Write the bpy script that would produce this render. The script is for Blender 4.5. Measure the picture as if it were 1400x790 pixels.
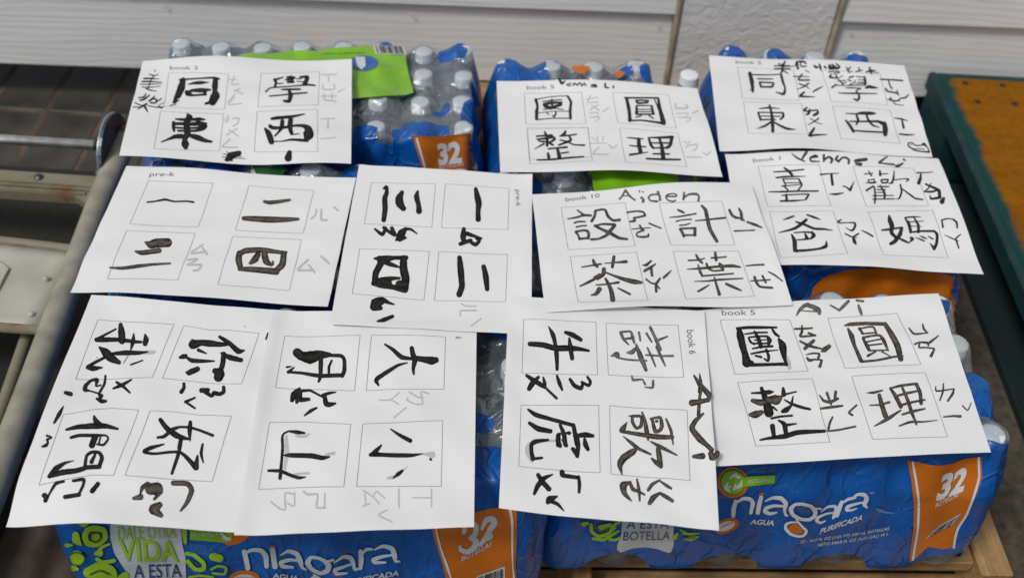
import bpy, bmesh, math, random
import numpy as np
from mathutils import Vector, Matrix

# ---------------------------------------------------------------- camera, world, sun, exposure
scene = bpy.context.scene
COL = scene.collection
for o in list(bpy.data.objects):
    bpy.data.objects.remove(o)
CAMH, PITCH, ROLL, FPX = 0.86338, 0.778143, 0.0681321, 1508.53
CF = np.array([0.0, math.cos(PITCH), -math.sin(PITCH)])
_r = np.array([1.0, 0.0, 0.0]); _u = np.cross(_r, CF)
CR = _r * math.cos(ROLL) + _u * math.sin(ROLL)
CU = -_r * math.sin(ROLL) + _u * math.cos(ROLL)
CPOS = np.array([0.0, 0.0, CAMH])
cd = bpy.data.cameras.new("camera")
cam = bpy.data.objects.new("camera", cd); COL.objects.link(cam)
cam.matrix_world = Matrix(((CR[0], CU[0], -CF[0], 0), (CR[1], CU[1], -CF[1], 0), (CR[2], CU[2], -CF[2], CAMH), (0, 0, 0, 1)))
cd.sensor_width = 36; cd.lens = FPX / 1400 * 36
cd.clip_start = 0.02; cd.clip_end = 500
cd.dof.use_dof = True; cd.dof.focus_distance = 1.14; cd.dof.aperture_fstop = 5.0
scene.camera = cam

SUN_EL, SUN_AZ = math.radians(54), math.radians(-134)      # azimuth measured from +y towards +x
world = bpy.data.worlds.new("World"); scene.world = world; world.use_nodes = True
wn = world.node_tree; wn.nodes.clear()
sky = wn.nodes.new("ShaderNodeTexSky"); sky.sky_type = 'NISHITA'; sky.sun_disc = False
sky.sun_elevation = SUN_EL; sky.sun_rotation = SUN_AZ; sky.air_density = 1.0; sky.dust_density = 3.0; sky.ozone_density = 1.0
hsv = wn.nodes.new("ShaderNodeHueSaturation"); hsv.inputs['Saturation'].default_value = 0.35
bg = wn.nodes.new("ShaderNodeBackground"); bg.inputs[1].default_value = 0.094
wo = wn.nodes.new("ShaderNodeOutputWorld")
wn.links.new(sky.outputs[0], hsv.inputs['Color']); wn.links.new(hsv.outputs[0], bg.inputs[0]); wn.links.new(bg.outputs[0], wo.inputs[0])
sd = bpy.data.lights.new("sun", 'SUN'); sd.energy = 1.5; sd.angle = math.radians(10); sd.color = (1.0, 0.97, 0.92)
sun = bpy.data.objects.new("sun", sd); COL.objects.link(sun)
_d = Vector((math.sin(SUN_AZ) * math.cos(SUN_EL), math.cos(SUN_AZ) * math.cos(SUN_EL), math.sin(SUN_EL)))
sun.rotation_euler = _d.to_track_quat('Z', 'Y').to_euler()
scene.view_settings.view_transform = 'Standard'; scene.view_settings.look = 'None'
scene.view_settings.exposure = 0.0; scene.view_settings.gamma = 1.0
scene.render.engine = 'CYCLES'
scene.cycles.max_bounces = 10; scene.cycles.transparent_max_bounces = 24
scene.cycles.caustics_reflective = False; scene.cycles.caustics_refractive = False
scene.render.resolution_x = 1024; scene.render.resolution_y = 577

rnd = random.Random(5)
FLOOR = -0.335

# ---------------------------------------------------------------- helpers
def link(o, parent=None):
    COL.objects.link(o)
    if parent is not None: o.parent = parent
    return o
def mesh_obj(name, V, F, mat, parent=None, smooth=False, uv=None):
    me = bpy.data.meshes.new(name); me.from_pydata([tuple(map(float, v)) for v in V], [], [tuple(map(int, f)) for f in F])
    me.materials.append(mat); me.update()
    if smooth: me.polygons.foreach_set("use_smooth", [True] * len(me.polygons))
    return link(bpy.data.objects.new(name, me), parent)
def bm_obj(name, bm, mat, parent=None, smooth=False):
    me = bpy.data.meshes.new(name); bm.to_mesh(me); bm.free(); me.materials.append(mat)
    if smooth: me.polygons.foreach_set("use_smooth", [True] * len(me.polygons))
    return link(bpy.data.objects.new(name, me), parent)
def tag(o, label=None, cat=None, group=None, kind=None):
    for k, v in (('label', label), ('category', cat), ('group', group), ('kind', kind)):
        if v: o[k] = v
    return o
def empty(name, loc=(0, 0, 0), rz=0.0):
    o = bpy.data.objects.new(name, None); o.location = loc; o.rotation_euler = (0, 0, rz); o.empty_display_size = .05
    return link(o)
def box_bm(x0, x1, y0, y1, z0, z1, bev=0.0, bm=None, seg=1):
    b2 = bmesh.new(); bmesh.ops.create_cube(b2, size=1)
    for v in b2.verts:
        v.co = Vector(((x0 + x1) / 2 + v.co.x * (x1 - x0), (y0 + y1) / 2 + v.co.y * (y1 - y0), (z0 + z1) / 2 + v.co.z * (z1 - z0)))
    if bev > 0: bmesh.ops.bevel(b2, geom=b2.edges[:], offset=bev, segments=seg, affect='EDGES')
    if bm is None: return b2
    me = bpy.data.meshes.new('t'); b2.to_mesh(me); b2.free(); bm.from_mesh(me); bpy.data.meshes.remove(me)
    return bm
def tube(pts, rad, n=16, caps=True):
    """tube along a polyline -> V, F"""
    pts = [np.array(p, float) for p in pts]; V = []; F = []
    rads = rad if isinstance(rad, (list, tuple)) else [rad] * len(pts)
    up = np.array([0, 0, 1.0])
    for i, p in enumerate(pts):
        d = pts[min(i + 1, len(pts) - 1)] - pts[max(i - 1, 0)]; d /= np.linalg.norm(d)
        ref = up if abs(d[2]) < .9 else np.array([1.0, 0, 0])
        a = np.cross(d, ref); a /= np.linalg.norm(a); b = np.cross(a, d)
        for k in range(n):
            t = 2 * math.pi * k / n; V.append(p + rads[i] * (math.cos(t) * a + math.sin(t) * b))
    for i in range(len(pts) - 1):
        for k in range(n):
            F.append((i * n + k, i * n + (k + 1) % n, (i + 1) * n + (k + 1) % n, (i + 1) * n + k))
    if caps: F.append(tuple(range(n))); F.append(tuple(reversed(range((len(pts) - 1) * n, len(pts) * n))))
    return V, F
def lathe(prof, n=24):
    V = []; F = []
    for r, z in prof:
        for k in range(n):
            t = 2 * math.pi * k / n; V.append((r * math.cos(t), r * math.sin(t), z))
    for i in range(len(prof) - 1):
        for k in range(n):
            F.append((i * n + k, i * n + (k + 1) % n, (i + 1) * n + (k + 1) % n, (i + 1) * n + k))
    return V, F

# ---- materials
def nm(name):
    m = bpy.data.materials.new(name); m.use_nodes = True; nt = m.node_tree; nt.nodes.clear()
    out = nt.nodes.new("ShaderNodeOutputMaterial"); p = nt.nodes.new("ShaderNodeBsdfPrincipled")
    nt.links.new(p.outputs[0], out.inputs[0]); return m, nt, p, out
def N(nt, t, **kw):
    n = nt.nodes.new(t)
    for k, v in kw.items():
        if k in n.inputs.keys(): n.inputs[k].default_value = v
        else: setattr(n, k, v)
    return n
def ramp(nt, fac, stops):
    r = nt.nodes.new("ShaderNodeValToRGB"); cr = r.color_ramp
    while len(cr.elements) < len(stops): cr.elements.new(0.5)
    for e, (p, c) in zip(cr.elements, stops):
        e.position = p; e.color = (c, c, c, 1) if isinstance(c, float) else tuple(c) + (1,)
    nt.links.new(fac, r.inputs[0]); return r
def coords(nt, scale=(1, 1, 1), kind='Object', rot=(0, 0, 0)):
    tc = nt.nodes.new("ShaderNodeTexCoord"); mp = nt.nodes.new("ShaderNodeMapping")
    mp.inputs['Scale'].default_value = scale; mp.inputs['Rotation'].default_value = rot
    nt.links.new(tc.outputs[kind], mp.inputs[0]); return mp.outputs[0]
def bump(nt, p, h, strength=.3, dist=.001):
    b = N(nt, "ShaderNodeBump"); b.inputs['Strength'].default_value = strength; b.inputs['Distance'].default_value = dist
    nt.links.new(h, b.inputs['Height']); nt.links.new(b.outputs[0], p.inputs['Normal']); return b
def simple(name, col, rough=.6, metal=0.0, nscale=0, namp=.2, bstr=0, bdist=.001, spec=.5, coat=0, detail=5):
    m, nt, p, o = nm(name)
    p.inputs['Base Color'].default_value = tuple(col) + (1,); p.inputs['Roughness'].default_value = rough
    p.inputs['Metallic'].default_value = metal; p.inputs['Specular IOR Level'].default_value = spec; p.inputs['Coat Weight'].default_value = coat
    if nscale:
        n = N(nt, "ShaderNodeTexNoise"); n.inputs['Scale'].default_value = nscale; n.inputs['Detail'].default_value = detail
        nt.links.new(coords(nt), n.inputs['Vector'])
        lo = tuple(c * (1 - namp) for c in col); hi = tuple(min(1, c * (1 + namp)) for c in col)
        r = ramp(nt, n.outputs[0], [(.3, lo), (.7, hi)]); nt.links.new(r.outputs[0], p.inputs['Base Color'])
        if bstr: bump(nt, p, n.outputs[0], bstr, bdist)
    return m

M = {}
M['paper'] = simple('paper', (.80, .80, .812), .62, nscale=11, namp=.025, bstr=.32, bdist=.0018, spec=.3, detail=5)
M['grey_line'] = simple('printed_line', (.16, .16, .17), .7)
M['print_black'] = simple('printed_text', (.05, .05, .055), .7)
M['print_light'] = simple('printed_light_grey', (.50, .50, .515), .7, nscale=300, namp=.06)
def ink(name, dark, light, contrast=.5):
    m, nt, p, o = nm(name)
    at = N(nt, "ShaderNodeAttribute", attribute_name='edge')
    n = N(nt, "ShaderNodeTexNoise"); n.inputs['Scale'].default_value = 160; n.inputs['Detail'].default_value = 6; n.inputs['Roughness'].default_value = .65
    nt.links.new(coords(nt), n.inputs['Vector'])
    mu = N(nt, "ShaderNodeMath", operation='MULTIPLY_ADD'); nt.links.new(at.outputs['Fac'], mu.inputs[0]); mu.inputs[1].default_value = -.35
    nt.links.new(n.outputs[0], mu.inputs[2])
    r = ramp(nt, mu.outputs[0], [(.16, dark), (.66, light)]); nt.links.new(r.outputs[0], p.inputs['Base Color'])
    p.inputs['Roughness'].default_value = .6; p.inputs['Specular IOR Level'].default_value = .15
    return m
M['ink_d'] = ink('black_ink', (.003, .003, .004), (.038, .036, .030))
M['ink_k'] = ink('charcoal_ink', (.006, .006, .006), (.052, .052, .049))
M['ink_m'] = ink('grey_brown_ink', (.012, .010, .009), (.15, .138, .115))
M['ink_g'] = ink('washed_grey_ink', (.04, .038, .034), (.24, .23, .21))
M['ink_l'] = M['print_light']

def film_mat(name, blue=(.002, .088, .36)):
    """printed shrink film: blue print where attribute 'pr' is high, clear film elsewhere"""
    m, nt, p, out = nm(name)
    v = coords(nt)
    n1 = N(nt, "ShaderNodeTexNoise"); n1.inputs['Scale'].default_value = 26; n1.inputs['Detail'].default_value = 4; nt.links.new(v, n1.inputs['Vector'])
    n2 = N(nt, "ShaderNodeTexNoise"); n2.inputs['Scale'].default_value = 3.5; n2.inputs['Detail'].default_value = 8; n2.inputs['Distortion'].default_value = 1.6
    nt.links.new(coords(nt, (9, 9, 2.2)), n2.inputs['Vector'])
    c = ramp(nt, n1.outputs[0], [(.25, tuple(x * .75 for x in blue)), (.75, tuple(x * 1.22 for x in blue))])
    nt.links.new(c.outputs[0], p.inputs['Base Color'])
    p.inputs['Roughness'].default_value = .36; p.inputs['Specular IOR Level'].default_value = .3; p.inputs['Coat Weight'].default_value = .40; p.inputs['Coat Roughness'].default_value = .07
    vo = N(nt, "ShaderNodeTexVoronoi", feature='DISTANCE_TO_EDGE'); vo.inputs['Scale'].default_value = 5.0
    dn = N(nt, "ShaderNodeTexNoise"); dn.inputs['Scale'].default_value = 9; dn.inputs['Detail'].default_value = 3; nt.links.new(coords(nt), dn.inputs['Vector'])
    dm = N(nt, "ShaderNodeMix", data_type='RGBA', blend_type='LINEAR_LIGHT'); dm.inputs[0].default_value = .35
    nt.links.new(coords(nt, (7, 7, 2.4)), dm.inputs[6]); nt.links.new(dn.outputs['Color'], dm.inputs[7]); nt.links.new(dm.outputs[2], vo.inputs['Vector'])
    vr = ramp(nt, vo.outputs['Distance'], [(.0, 1.0), (.10, 0.0)])
    hs = N(nt, "ShaderNodeMath", operation='MULTIPLY_ADD'); nt.links.new(vr.outputs[0], hs.inputs[0]); hs.inputs[1].default_value = .22; nt.links.new(n2.outputs[0], hs.inputs[2])
    b = bump(nt, p, hs.outputs[0], .85, .006)
    cl = N(nt, "ShaderNodeBsdfTransparent"); cl.inputs[0].default_value = (.93, .95, .96, 1)
    gl = N(nt, "ShaderNodeBsdfGlossy"); gl.inputs['Roughness'].default_value = .09; gl.inputs[0].default_value = (.95, .97, 1, 1)
    df = N(nt, "ShaderNodeBsdfDiffuse"); df.inputs[0].default_value = (.60, .72, .80, 1)
    nt.links.new(b.outputs[0], gl.inputs['Normal']); nt.links.new(b.outputs[0], p.inputs['Coat Normal'])
    lw = N(nt, "ShaderNodeLayerWeight"); lw.inputs[0].default_value = .35; nt.links.new(b.outputs[0], lw.inputs['Normal'])
    mg = N(nt, "ShaderNodeMixShader"); mf = N(nt, "ShaderNodeMath", operation='MULTIPLY_ADD'); nt.links.new(lw.outputs['Facing'], mf.inputs[0]); mf.inputs[1].default_value = .5; mf.inputs[2].default_value = .11
    nt.links.new(mf.outputs[0], mg.inputs[0]); nt.links.new(cl.outputs[0], mg.inputs[1]); nt.links.new(gl.outputs[0], mg.inputs[2])
    md = N(nt, "ShaderNodeMixShader"); md.inputs[0].default_value = .11; nt.links.new(mg.outputs[0], md.inputs[1]); nt.links.new(df.outputs[0], md.inputs[2])
    at = N(nt, "ShaderNodeAttribute", attribute_name='pr')
    ad = N(nt, "ShaderNodeMath", operation='MULTIPLY_ADD'); ns = N(nt, "ShaderNodeTexNoise"); ns.inputs['Scale'].default_value = 55; ns.inputs['Detail'].default_value = 1
    nt.links.new(v, ns.inputs['Vector']); nt.links.new(ns.outputs[0], ad.inputs[0]); ad.inputs[1].default_value = .5; nt.links.new(at.outputs['Fac'], ad.inputs[2])
    th = ramp(nt, ad.outputs[0], [(.74, 0.0), (.76, 1.0)])
    mx = N(nt, "ShaderNodeMixShader"); nt.links.new(th.outputs[0], mx.inputs[0]); nt.links.new(md.outputs[0], mx.inputs[1]); nt.links.new(p.outputs[0], mx.inputs[2])
    nt.links.new(mx.outputs[0], out.inputs[0]); return m
M['film'] = film_mat('printed_shrink_film')
def printmat(name, col, nscale=30, namp=.12):
    m = simple(name, col, .28, nscale=nscale, namp=namp, coat=.5, bstr=.5, bdist=.004); return m
M['orange'] = printmat('orange_print', (.52, .135, .006))
M['green'] = printmat('green_print', (.19, .46, .012))
M['lgreen'] = printmat('lime_print', (.28, .50, .02))
M['dgreen'] = printmat('dark_green_print', (.02, .10, .03))
M['navy'] = printmat('navy_print', (.01, .03, .16))
M['pblue'] = printmat('blue_print', (.01, .10, .40))
M['white_print'] = printmat('white_print', (.62, .64, .66))
M['panel_grey'] = printmat('pale_panel_print', (.46, .52, .56))
M['print_dark'] = printmat('dark_print', (.02, .02, .03))
M['swoosh'] = printmat('pale_blue_print', (.10, .24, .48))
M['cap'] = simple('cap_plastic', (.78, .82, .84), .38, nscale=40, namp=.04)
M['cap_blue'] = simple('blue_cap_plastic', (.015, .12, .45), .35)
M['label'] = simple('bottle_label', (.03, .22, .62), .4, nscale=18, namp=.6)
def pet():
    m, nt, p, out = nm('clear_bottle_plastic')
    t = N(nt, "ShaderNodeBsdfTransparent"); t.inputs[0].default_value = (.90, .94, .95, 1)
    g = N(nt, "ShaderNodeBsdfGlossy"); g.inputs['Roughness'].default_value = .08
    d = N(nt, "ShaderNodeBsdfDiffuse"); d.inputs[0].default_value = (.50, .66, .76, 1)
    n = N(nt, "ShaderNodeTexNoise"); n.inputs['Scale'].default_value = 6; n.inputs['Detail'].default_value = 3; nt.links.new(coords(nt, (6, 6, 14)), n.inputs['Vector'])
    b = N(nt, "ShaderNodeBump"); b.inputs['Strength'].default_value = .6; b.inputs['Distance'].default_value = .003; nt.links.new(n.outputs[0], b.inputs['Height']); nt.links.new(b.outputs[0], g.inputs['Normal'])
    lw = N(nt, "ShaderNodeLayerWeight"); lw.inputs[0].default_value = .4; nt.links.new(b.outputs[0], lw.inputs['Normal'])
    mf = N(nt, "ShaderNodeMath", operation='MULTIPLY_ADD'); nt.links.new(lw.outputs['Facing'], mf.inputs[0]); mf.inputs[1].default_value = .38; mf.inputs[2].default_value = .05
    a = N(nt, "ShaderNodeMixShader"); nt.links.new(mf.outputs[0], a.inputs[0]); nt.links.new(t.outputs[0], a.inputs[1]); nt.links.new(g.outputs[0], a.inputs[2])
    c = N(nt, "ShaderNodeMixShader"); c.inputs[0].default_value = .07; nt.links.new(a.outputs[0], c.inputs[1]); nt.links.new(d.outputs[0], c.inputs[2])
    nt.links.new(c.outputs[0], out.inputs[0]); return m
M['pet'] = pet()

def wood(name, c0, c1, scale=(3, 60, 60), bstr=.4, axis_scale=1.0):
    m, nt, p, out = nm(name)
    v = coords(nt, scale)
    n = N(nt, "ShaderNodeTexNoise"); n.inputs['Scale'].default_value = 1.0; n.inputs['Detail'].default_value = 8; n.inputs['Roughness'].default_value = .6; n.inputs['Distortion'].default_value = .6
    nt.links.new(v, n.inputs['Vector'])
    n2 = N(nt, "ShaderNodeTexNoise"); n2.inputs['Scale'].default_value = 90; n2.inputs['Detail'].default_value = 4; nt.links.new(coords(nt), n2.inputs['Vector'])
    r = ramp(nt, n.outputs[0], [(.3, c0), (.52, tuple((a + b) / 2 for a, b in zip(c0, c1))), (.7, c1)])
    mx = N(nt, "ShaderNodeMix", data_type='RGBA', blend_type='MULTIPLY'); mx.inputs[0].default_value = .5
    r2 = ramp(nt, n2.outputs[0], [(.3, .55), (.6, 1.0)])
    nt.links.new(r.outputs[0], mx.inputs[6]); nt.links.new(r2.outputs[0], mx.inputs[7]); nt.links.new(mx.outputs[2], p.inputs['Base Color'])
    p.inputs['Roughness'].default_value = .75; bump(nt, p, n.outputs[0], bstr, .002); return m
M['wood_x'] = wood('pallet_wood_along_x', (.24, .13, .05), (.55, .35, .16), (3, 90, 90))
M['wood_y'] = wood('pallet_wood_along_y', (.28, .15, .055), (.62, .40, .19), (110, 3, 110))
M['wood_end'] = wood('dark_pallet_wood', (.05, .028, .012), (.16, .09, .04), (3, 90, 90))

def siding_mat():
    m, nt, p, out = nm('painted_siding')
    v = coords(nt, (1.3, 1, 20)); 
    w = N(nt, "ShaderNodeTexNoise"); w.inputs['Scale'].default_value = 4.0; w.inputs['Detail'].default_value = 7; w.inputs['Distortion'].default_value = 1.2; w.inputs['Roughness'].default_value = .55
    nt.links.new(v, w.inputs['Vector'])
    wv = N(nt, "ShaderNodeTexWave", wave_type='BANDS', bands_direction='Z'); wv.inputs['Scale'].default_value = 26; wv.inputs['Distortion'].default_value = 9; wv.inputs['Detail'].default_value = 3; wv.inputs['Detail Scale'].default_value = .7
    nt.links.new(coords(nt, (.22, .22, 1)), wv.inputs['Vector'])
    ad = N(nt, "ShaderNodeMath", operation='MULTIPLY_ADD'); nt.links.new(wv.outputs['Fac'], ad.inputs[0]); ad.inputs[1].default_value = .28; nt.links.new(w.outputs[0], ad.inputs[2])
    n = N(nt, "ShaderNodeTexNoise"); n.inputs['Scale'].default_value = 3.0; n.inputs['Detail'].default_value = 6; nt.links.new(coords(nt), n.inputs['Vector'])
    r = ramp(nt, n.outputs[0], [(.3, (.66, .67, .66)), (.7, (.78, .78, .765))]); nt.links.new(r.outputs[0], p.inputs['Base Color'])
    p.inputs['Roughness'].default_value = .55; bump(nt, p, ad.outputs[0], .30, .003); return m
M['siding'] = siding_mat()
def stucco_mat():
    m, nt, p, out = nm('stucco')
    n = N(nt, "ShaderNodeTexNoise"); n.inputs['Scale'].default_value = 48; n.inputs['Detail'].default_value = 3; n.inputs['Distortion'].default_value = .8; nt.links.new(coords(nt, (1, 1, 1.7), rot=(0, .5, 0)), n.inputs['Vector'])
    n2 = N(nt, "ShaderNodeTexNoise"); n2.inputs['Scale'].default_value = 7; n2.inputs['Detail'].default_value = 8; nt.links.new(coords(nt), n2.inputs['Vector'])
    r = ramp(nt, n2.outputs[0], [(.3, (.62, .62, .615)), (.7, (.72, .72, .71))]); nt.links.new(r.outputs[0], p.inputs['Base Color'])
    p.inputs['Roughness'].default_value = .85; bump(nt, p, n.outputs[0], .7, .004); return m
M['stucco'] = stucco_mat()
M['caulk'] = simple('old_caulk', (.33, .29, .22), .8, nscale=40, namp=.3)
M['concrete'] = simple('concrete', (.085, .07, .05), .85, nscale=70, namp=.45, bstr=.3, bdist=.002, detail=9)
M['foundation'] = simple('dark_foundation', (.045, .042, .04), .9, nscale=20, namp=.4)  # dark concrete; its dark colour also carries the shade below the siding
M['tile'] = simple('stone_tile', (.050, .047, .039), .5, nscale=14, namp=.55, bstr=.3, bdist=.002, detail=9)
M['grout'] = simple('grout', (.085, .062, .045), .9, nscale=18, namp=.5)
M['rubber'] = simple('black_rubber', (.016, .015, .012), .8, nscale=180, namp=.5, bstr=.4, bdist=.001)
M['enamel'] = simple('worn_enamel_tube', (.30, .29, .225), .45, nscale=30, namp=.24, bstr=.05)
def rusty():
    m, nt, p, out = nm('rusty_cream_enamel')
    n = N(nt, "ShaderNodeTexNoise"); n.inputs['Scale'].default_value = 22; n.inputs['Detail'].default_value = 9; n.inputs['Roughness'].default_value = .7; nt.links.new(coords(nt, (.6, 1.4, 1)), n.inputs['Vector'])
    r = ramp(nt, n.outputs[0], [(.35, (.24, .225, .165)), (.55, (.20, .18, .12)), (.66, (.17, .08, .03)), (.75, (.10, .05, .02))]); nt.links.new(r.outputs[0], p.inputs['Base Color'])
    p.inputs['Roughness'].default_value = .6; bump(nt, p, n.outputs[0], .2, .001); return m
M['rusty'] = rusty()
M['panel'] = simple('pale_plastic_panel', (.44, .43, .36), .45, nscale=14, namp=.16, detail=9)
M['steel'] = simple('zinc_steel', (.82, .83, .82), .36, metal=1.0, nscale=60, namp=.3)
M['dark_steel'] = simple('dark_zinc_plate', (.10, .12, .14), .4, metal=.8, nscale=25, namp=.4)
M['rust'] = simple('rust', (.20, .09, .03), .8, nscale=60, namp=.5)
M['shaded_teal'] = simple('shaded_teal_paint', (.004, .018, .020), .8)  # teal paint with the shade under the deck put into its colour
M['teal'] = simple('teal_paint', (.004, .036, .040), .6, nscale=35, namp=.4, bstr=.3, bdist=.002)
def ply():
    m = wood('orange_stained_plywood', (.22, .075, .0), (.32, .122, .001), (3, 14, 14), .2); nt = m.node_tree; p = nt.nodes['Principled BSDF']; src = p.inputs['Base Color'].links[0].from_socket
    p.inputs['Specular IOR Level'].default_value = .15
    sx = N(nt, "ShaderNodeSeparateXYZ"); nt.links.new(coords(nt), sx.inputs[0])
    no = N(nt, "ShaderNodeTexNoise"); no.inputs['Scale'].default_value = 16; no.inputs['Detail'].default_value = 6; nt.links.new(coords(nt), no.inputs['Vector'])
    ad = N(nt, "ShaderNodeMath", operation='MULTIPLY_ADD'); nt.links.new(no.outputs[0], ad.inputs[0]); ad.inputs[1].default_value = -.05; nt.links.new(sx.outputs[0], ad.inputs[2])
    r = ramp(nt, ad.outputs[0], [(-.0, 1.0), (.012, 0.0)]); mx = N(nt, "ShaderNodeMix", data_type='RGBA'); nt.links.new(r.outputs[0], mx.inputs[0])
    nt.links.new(src, mx.inputs[6]); mx.inputs[7].default_value = (.008, .055, .055, 1); nt.links.new(mx.outputs[2], p.inputs['Base Color']); return m
M['orange_ply'] = ply()
M['nail'] = simple('painted_nail_head', (.64, .64, .62), .6)
M['knot'] = simple('nail_hole', (.03, .02, .01), .9)

# ---------------------------------------------------------------- photo pixel <-> world helpers (used to place print and ink ON real surfaces)
def proj(X):
    d = X - CPOS; z = d @ CF
    return np.stack([700 + FPX * (d @ CR) / z, 395 - FPX * (d @ CU) / z], -1)
def ray(px):
    px = np.atleast_2d(px)
    d = CF * FPX + np.outer(px[:, 0] - 700, CR) + np.outer(395 - px[:, 1], CU)
    return d / np.linalg.norm(d, axis=1)[:, None]
def on_plane(px, z):
    d = ray(px); t = (z - CPOS[2]) / d[:, 2]; return CPOS + d * t[:, None]
def solve(S, px, g, it=9):
    """find parameters (a,b) of surface S whose point is seen at pixel px"""
    px = np.asarray(px, float); g = np.array(g, float); e = 1e-4
    for _ in range(it):
        q = proj(S(g[:, 0], g[:, 1])); r = px - q
        ja = (proj(S(g[:, 0] + e, g[:, 1])) - q) / e; jb = (proj(S(g[:, 0], g[:, 1] + e)) - q) / e
        det = ja[:, 0] * jb[:, 1] - ja[:, 1] * jb[:, 0]; det = np.where(np.abs(det) < 1e-6, 1e-6, det)
        da = (r[:, 0] * jb[:, 1] - r[:, 1] * jb[:, 0]) / det; db = (ja[:, 0] * r[:, 1] - ja[:, 1] * r[:, 0]) / det
        g[:, 0] += np.clip(da, -.15, .15); g[:, 1] += np.clip(db, -.15, .15)
    return g
def surf_pts(S, g, lift):
    e = 1e-3; P = S(g[:, 0], g[:, 1])
    n = np.cross(S(g[:, 0] + e, g[:, 1]) - P, S(g[:, 0], g[:, 1] + e) - P); n /= np.linalg.norm(n, axis=1)[:, None] + 1e-12
    toc = CPOS - P; s = np.sign((n * toc).sum(1)); s[s == 0] = 1
    return P + n * s[:, None] * np.asarray(lift).reshape(-1, 1)
def polyfill(poly, maxe=7):
    """triangulated + subdivided polygon in photo pixels"""
    bm = bmesh.new(); vs = [bm.verts.new((x, y, 0)) for x, y in poly]; bm.faces.new(vs)
    bmesh.ops.triangulate(bm, faces=bm.faces[:])
    for _ in range(5):
        le = [e for e in bm.edges if e.calc_length() > maxe]
        if not le: break
        bmesh.ops.subdivide_edges(bm, edges=le, cuts=1); bmesh.ops.triangulate(bm, faces=bm.faces[:])
    bm.verts.index_update(); V = [(v.co.x, v.co.y) for v in bm.verts]; F = [[v.index for v in f.verts] for f in bm.faces]; bm.free()
    return V, F
def subdiv(V, F, maxe=4.5):
    """split long edges of a flat pixel-space mesh so it follows a curved surface"""
    A = np.array(V, float)
    if not any(np.linalg.norm(A[f[i]] - A[f[i - 1]]) > maxe for f in F for i in range(len(f))): return V, F
    bm = bmesh.new(); vs = [bm.verts.new((v[0], v[1], 0)) for v in V]
    for f in F:
        if len(set(f)) >= 3:
            try: bm.faces.new([vs[i] for i in f])
            except ValueError: pass
    bmesh.ops.triangulate(bm, faces=bm.faces[:])
    for _ in range(4):
        le = [e for e in bm.edges if e.calc_length() > maxe]
        if not le: break
        bmesh.ops.subdivide_edges(bm, edges=le, cuts=1); bmesh.ops.triangulate(bm, faces=bm.faces[:])
    bm.verts.index_update(); V = [(v.co.x, v.co.y) for v in bm.verts]; F = [[v.index for v in f.verts] for f in bm.faces]; bm.free()
    return V, F
def catmull(P, n=6):
    P = np.array(P, float)
    if len(P) < 3:
        return np.array([P[0] + (P[-1] - P[0]) * t for t in np.linspace(0, 1, 2 * n)])
    Q = np.vstack([2 * P[0] - P[1], P, 2 * P[-1] - P[-2]]); out = []
    for i in range(1, len(Q) - 2):
        p0, p1, p2, p3 = Q[i - 1], Q[i], Q[i + 1], Q[i + 2]
        for t in np.linspace(0, 1, n, endpoint=False):
            # tension-reduced spline keeps corners of brush strokes crisp
            m1 = (p2 - p0) * .32; m2 = (p3 - p1) * .32
            h = 2 * t**3 - 3 * t**2 + 1; out.append(h * p1 + (t**3 - 2 * t**2 + t) * m1 + (1 - h) * p2 + (t**3 - t**2) * m2)
    out.append(Q[-2]); return np.array(out)
def ribbon(pts, rough=0.0, n=6, round_end=True):
    """brush stroke outline: pts (x,y,w) in photo px -> V2, F, edge flags"""
    C = catmull(pts, n)
    seg = np.linalg.norm(np.diff(C[:, :2], axis=0), axis=1); keep = np.r_[True, seg > .05]; C = C[keep]
    if len(C) < 2: return [], [], []
    if round_end:
        for end in (0, 1):
            D = C if end == 0 else C[::-1]
            d = D[0, :2] - D[1, :2]; d /= np.linalg.norm(d) + 1e-9; w = D[0, 2]
            ext = [np.r_[D[0, :2] + d * w * .5 * a, w * math.sqrt(max(0, 1 - a * a))] for a in (.99, .85, .6, .3)]
            D = np.vstack([ext, D]); C = D if end == 0 else D[::-1]
    T = np.gradient(C[:, :2], axis=0); T /= np.linalg.norm(T, axis=1)[:, None] + 1e-9
    Nn = np.stack([-T[:, 1], T[:, 0]], 1); V = []; F = []; E = []
    for i, c in enumerate(C):
        w = c[2] / 2
        ra = 1 + rough * rnd.uniform(-1, 1); rb = 1 + rough * rnd.uniform(-1, 1)
        V += [tuple(c[:2] + Nn[i] * w * ra), tuple(c[:2]), tuple(c[:2] - Nn[i] * w * rb)]; E += [1.0, 0.0, 1.0]
        if i:
            a = 3 * (i - 1); F += [(a, a + 1, a + 4, a + 3), (a + 1, a + 2, a + 5, a + 4)]
    return V, F, E
def decal(name, S, guess, V2, F, mat, parent, lift=.0002, edge=None, var=0.0, lim=None):
    px = np.array(V2, float)
    g0 = guess(px); g = solve(S, px, g0); l = np.full(len(px), lift)
    if lim is not None:       # a vertex that strays from its neighbours falls back to the flat-face solution
        bad = (np.abs(g - g0) > np.array(lim)).any(1) | ~np.isfinite(g).all(1)
        if bad.any() and not bad.all():
            off = np.median((g - g0)[~bad], axis=0); g[bad] = g0[bad] + off
    if var: l = l + var * np.arange(len(px)) / len(px)
    P = surf_pts(S, g, l)
    o = mesh_obj(name, P, F, mat, parent)
    if edge is not None:
        a = o.data.attributes.new('edge', 'FLOAT', 'POINT'); a.data.foreach_set('value', np.array(edge, dtype=np.float32))
    return o
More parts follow.
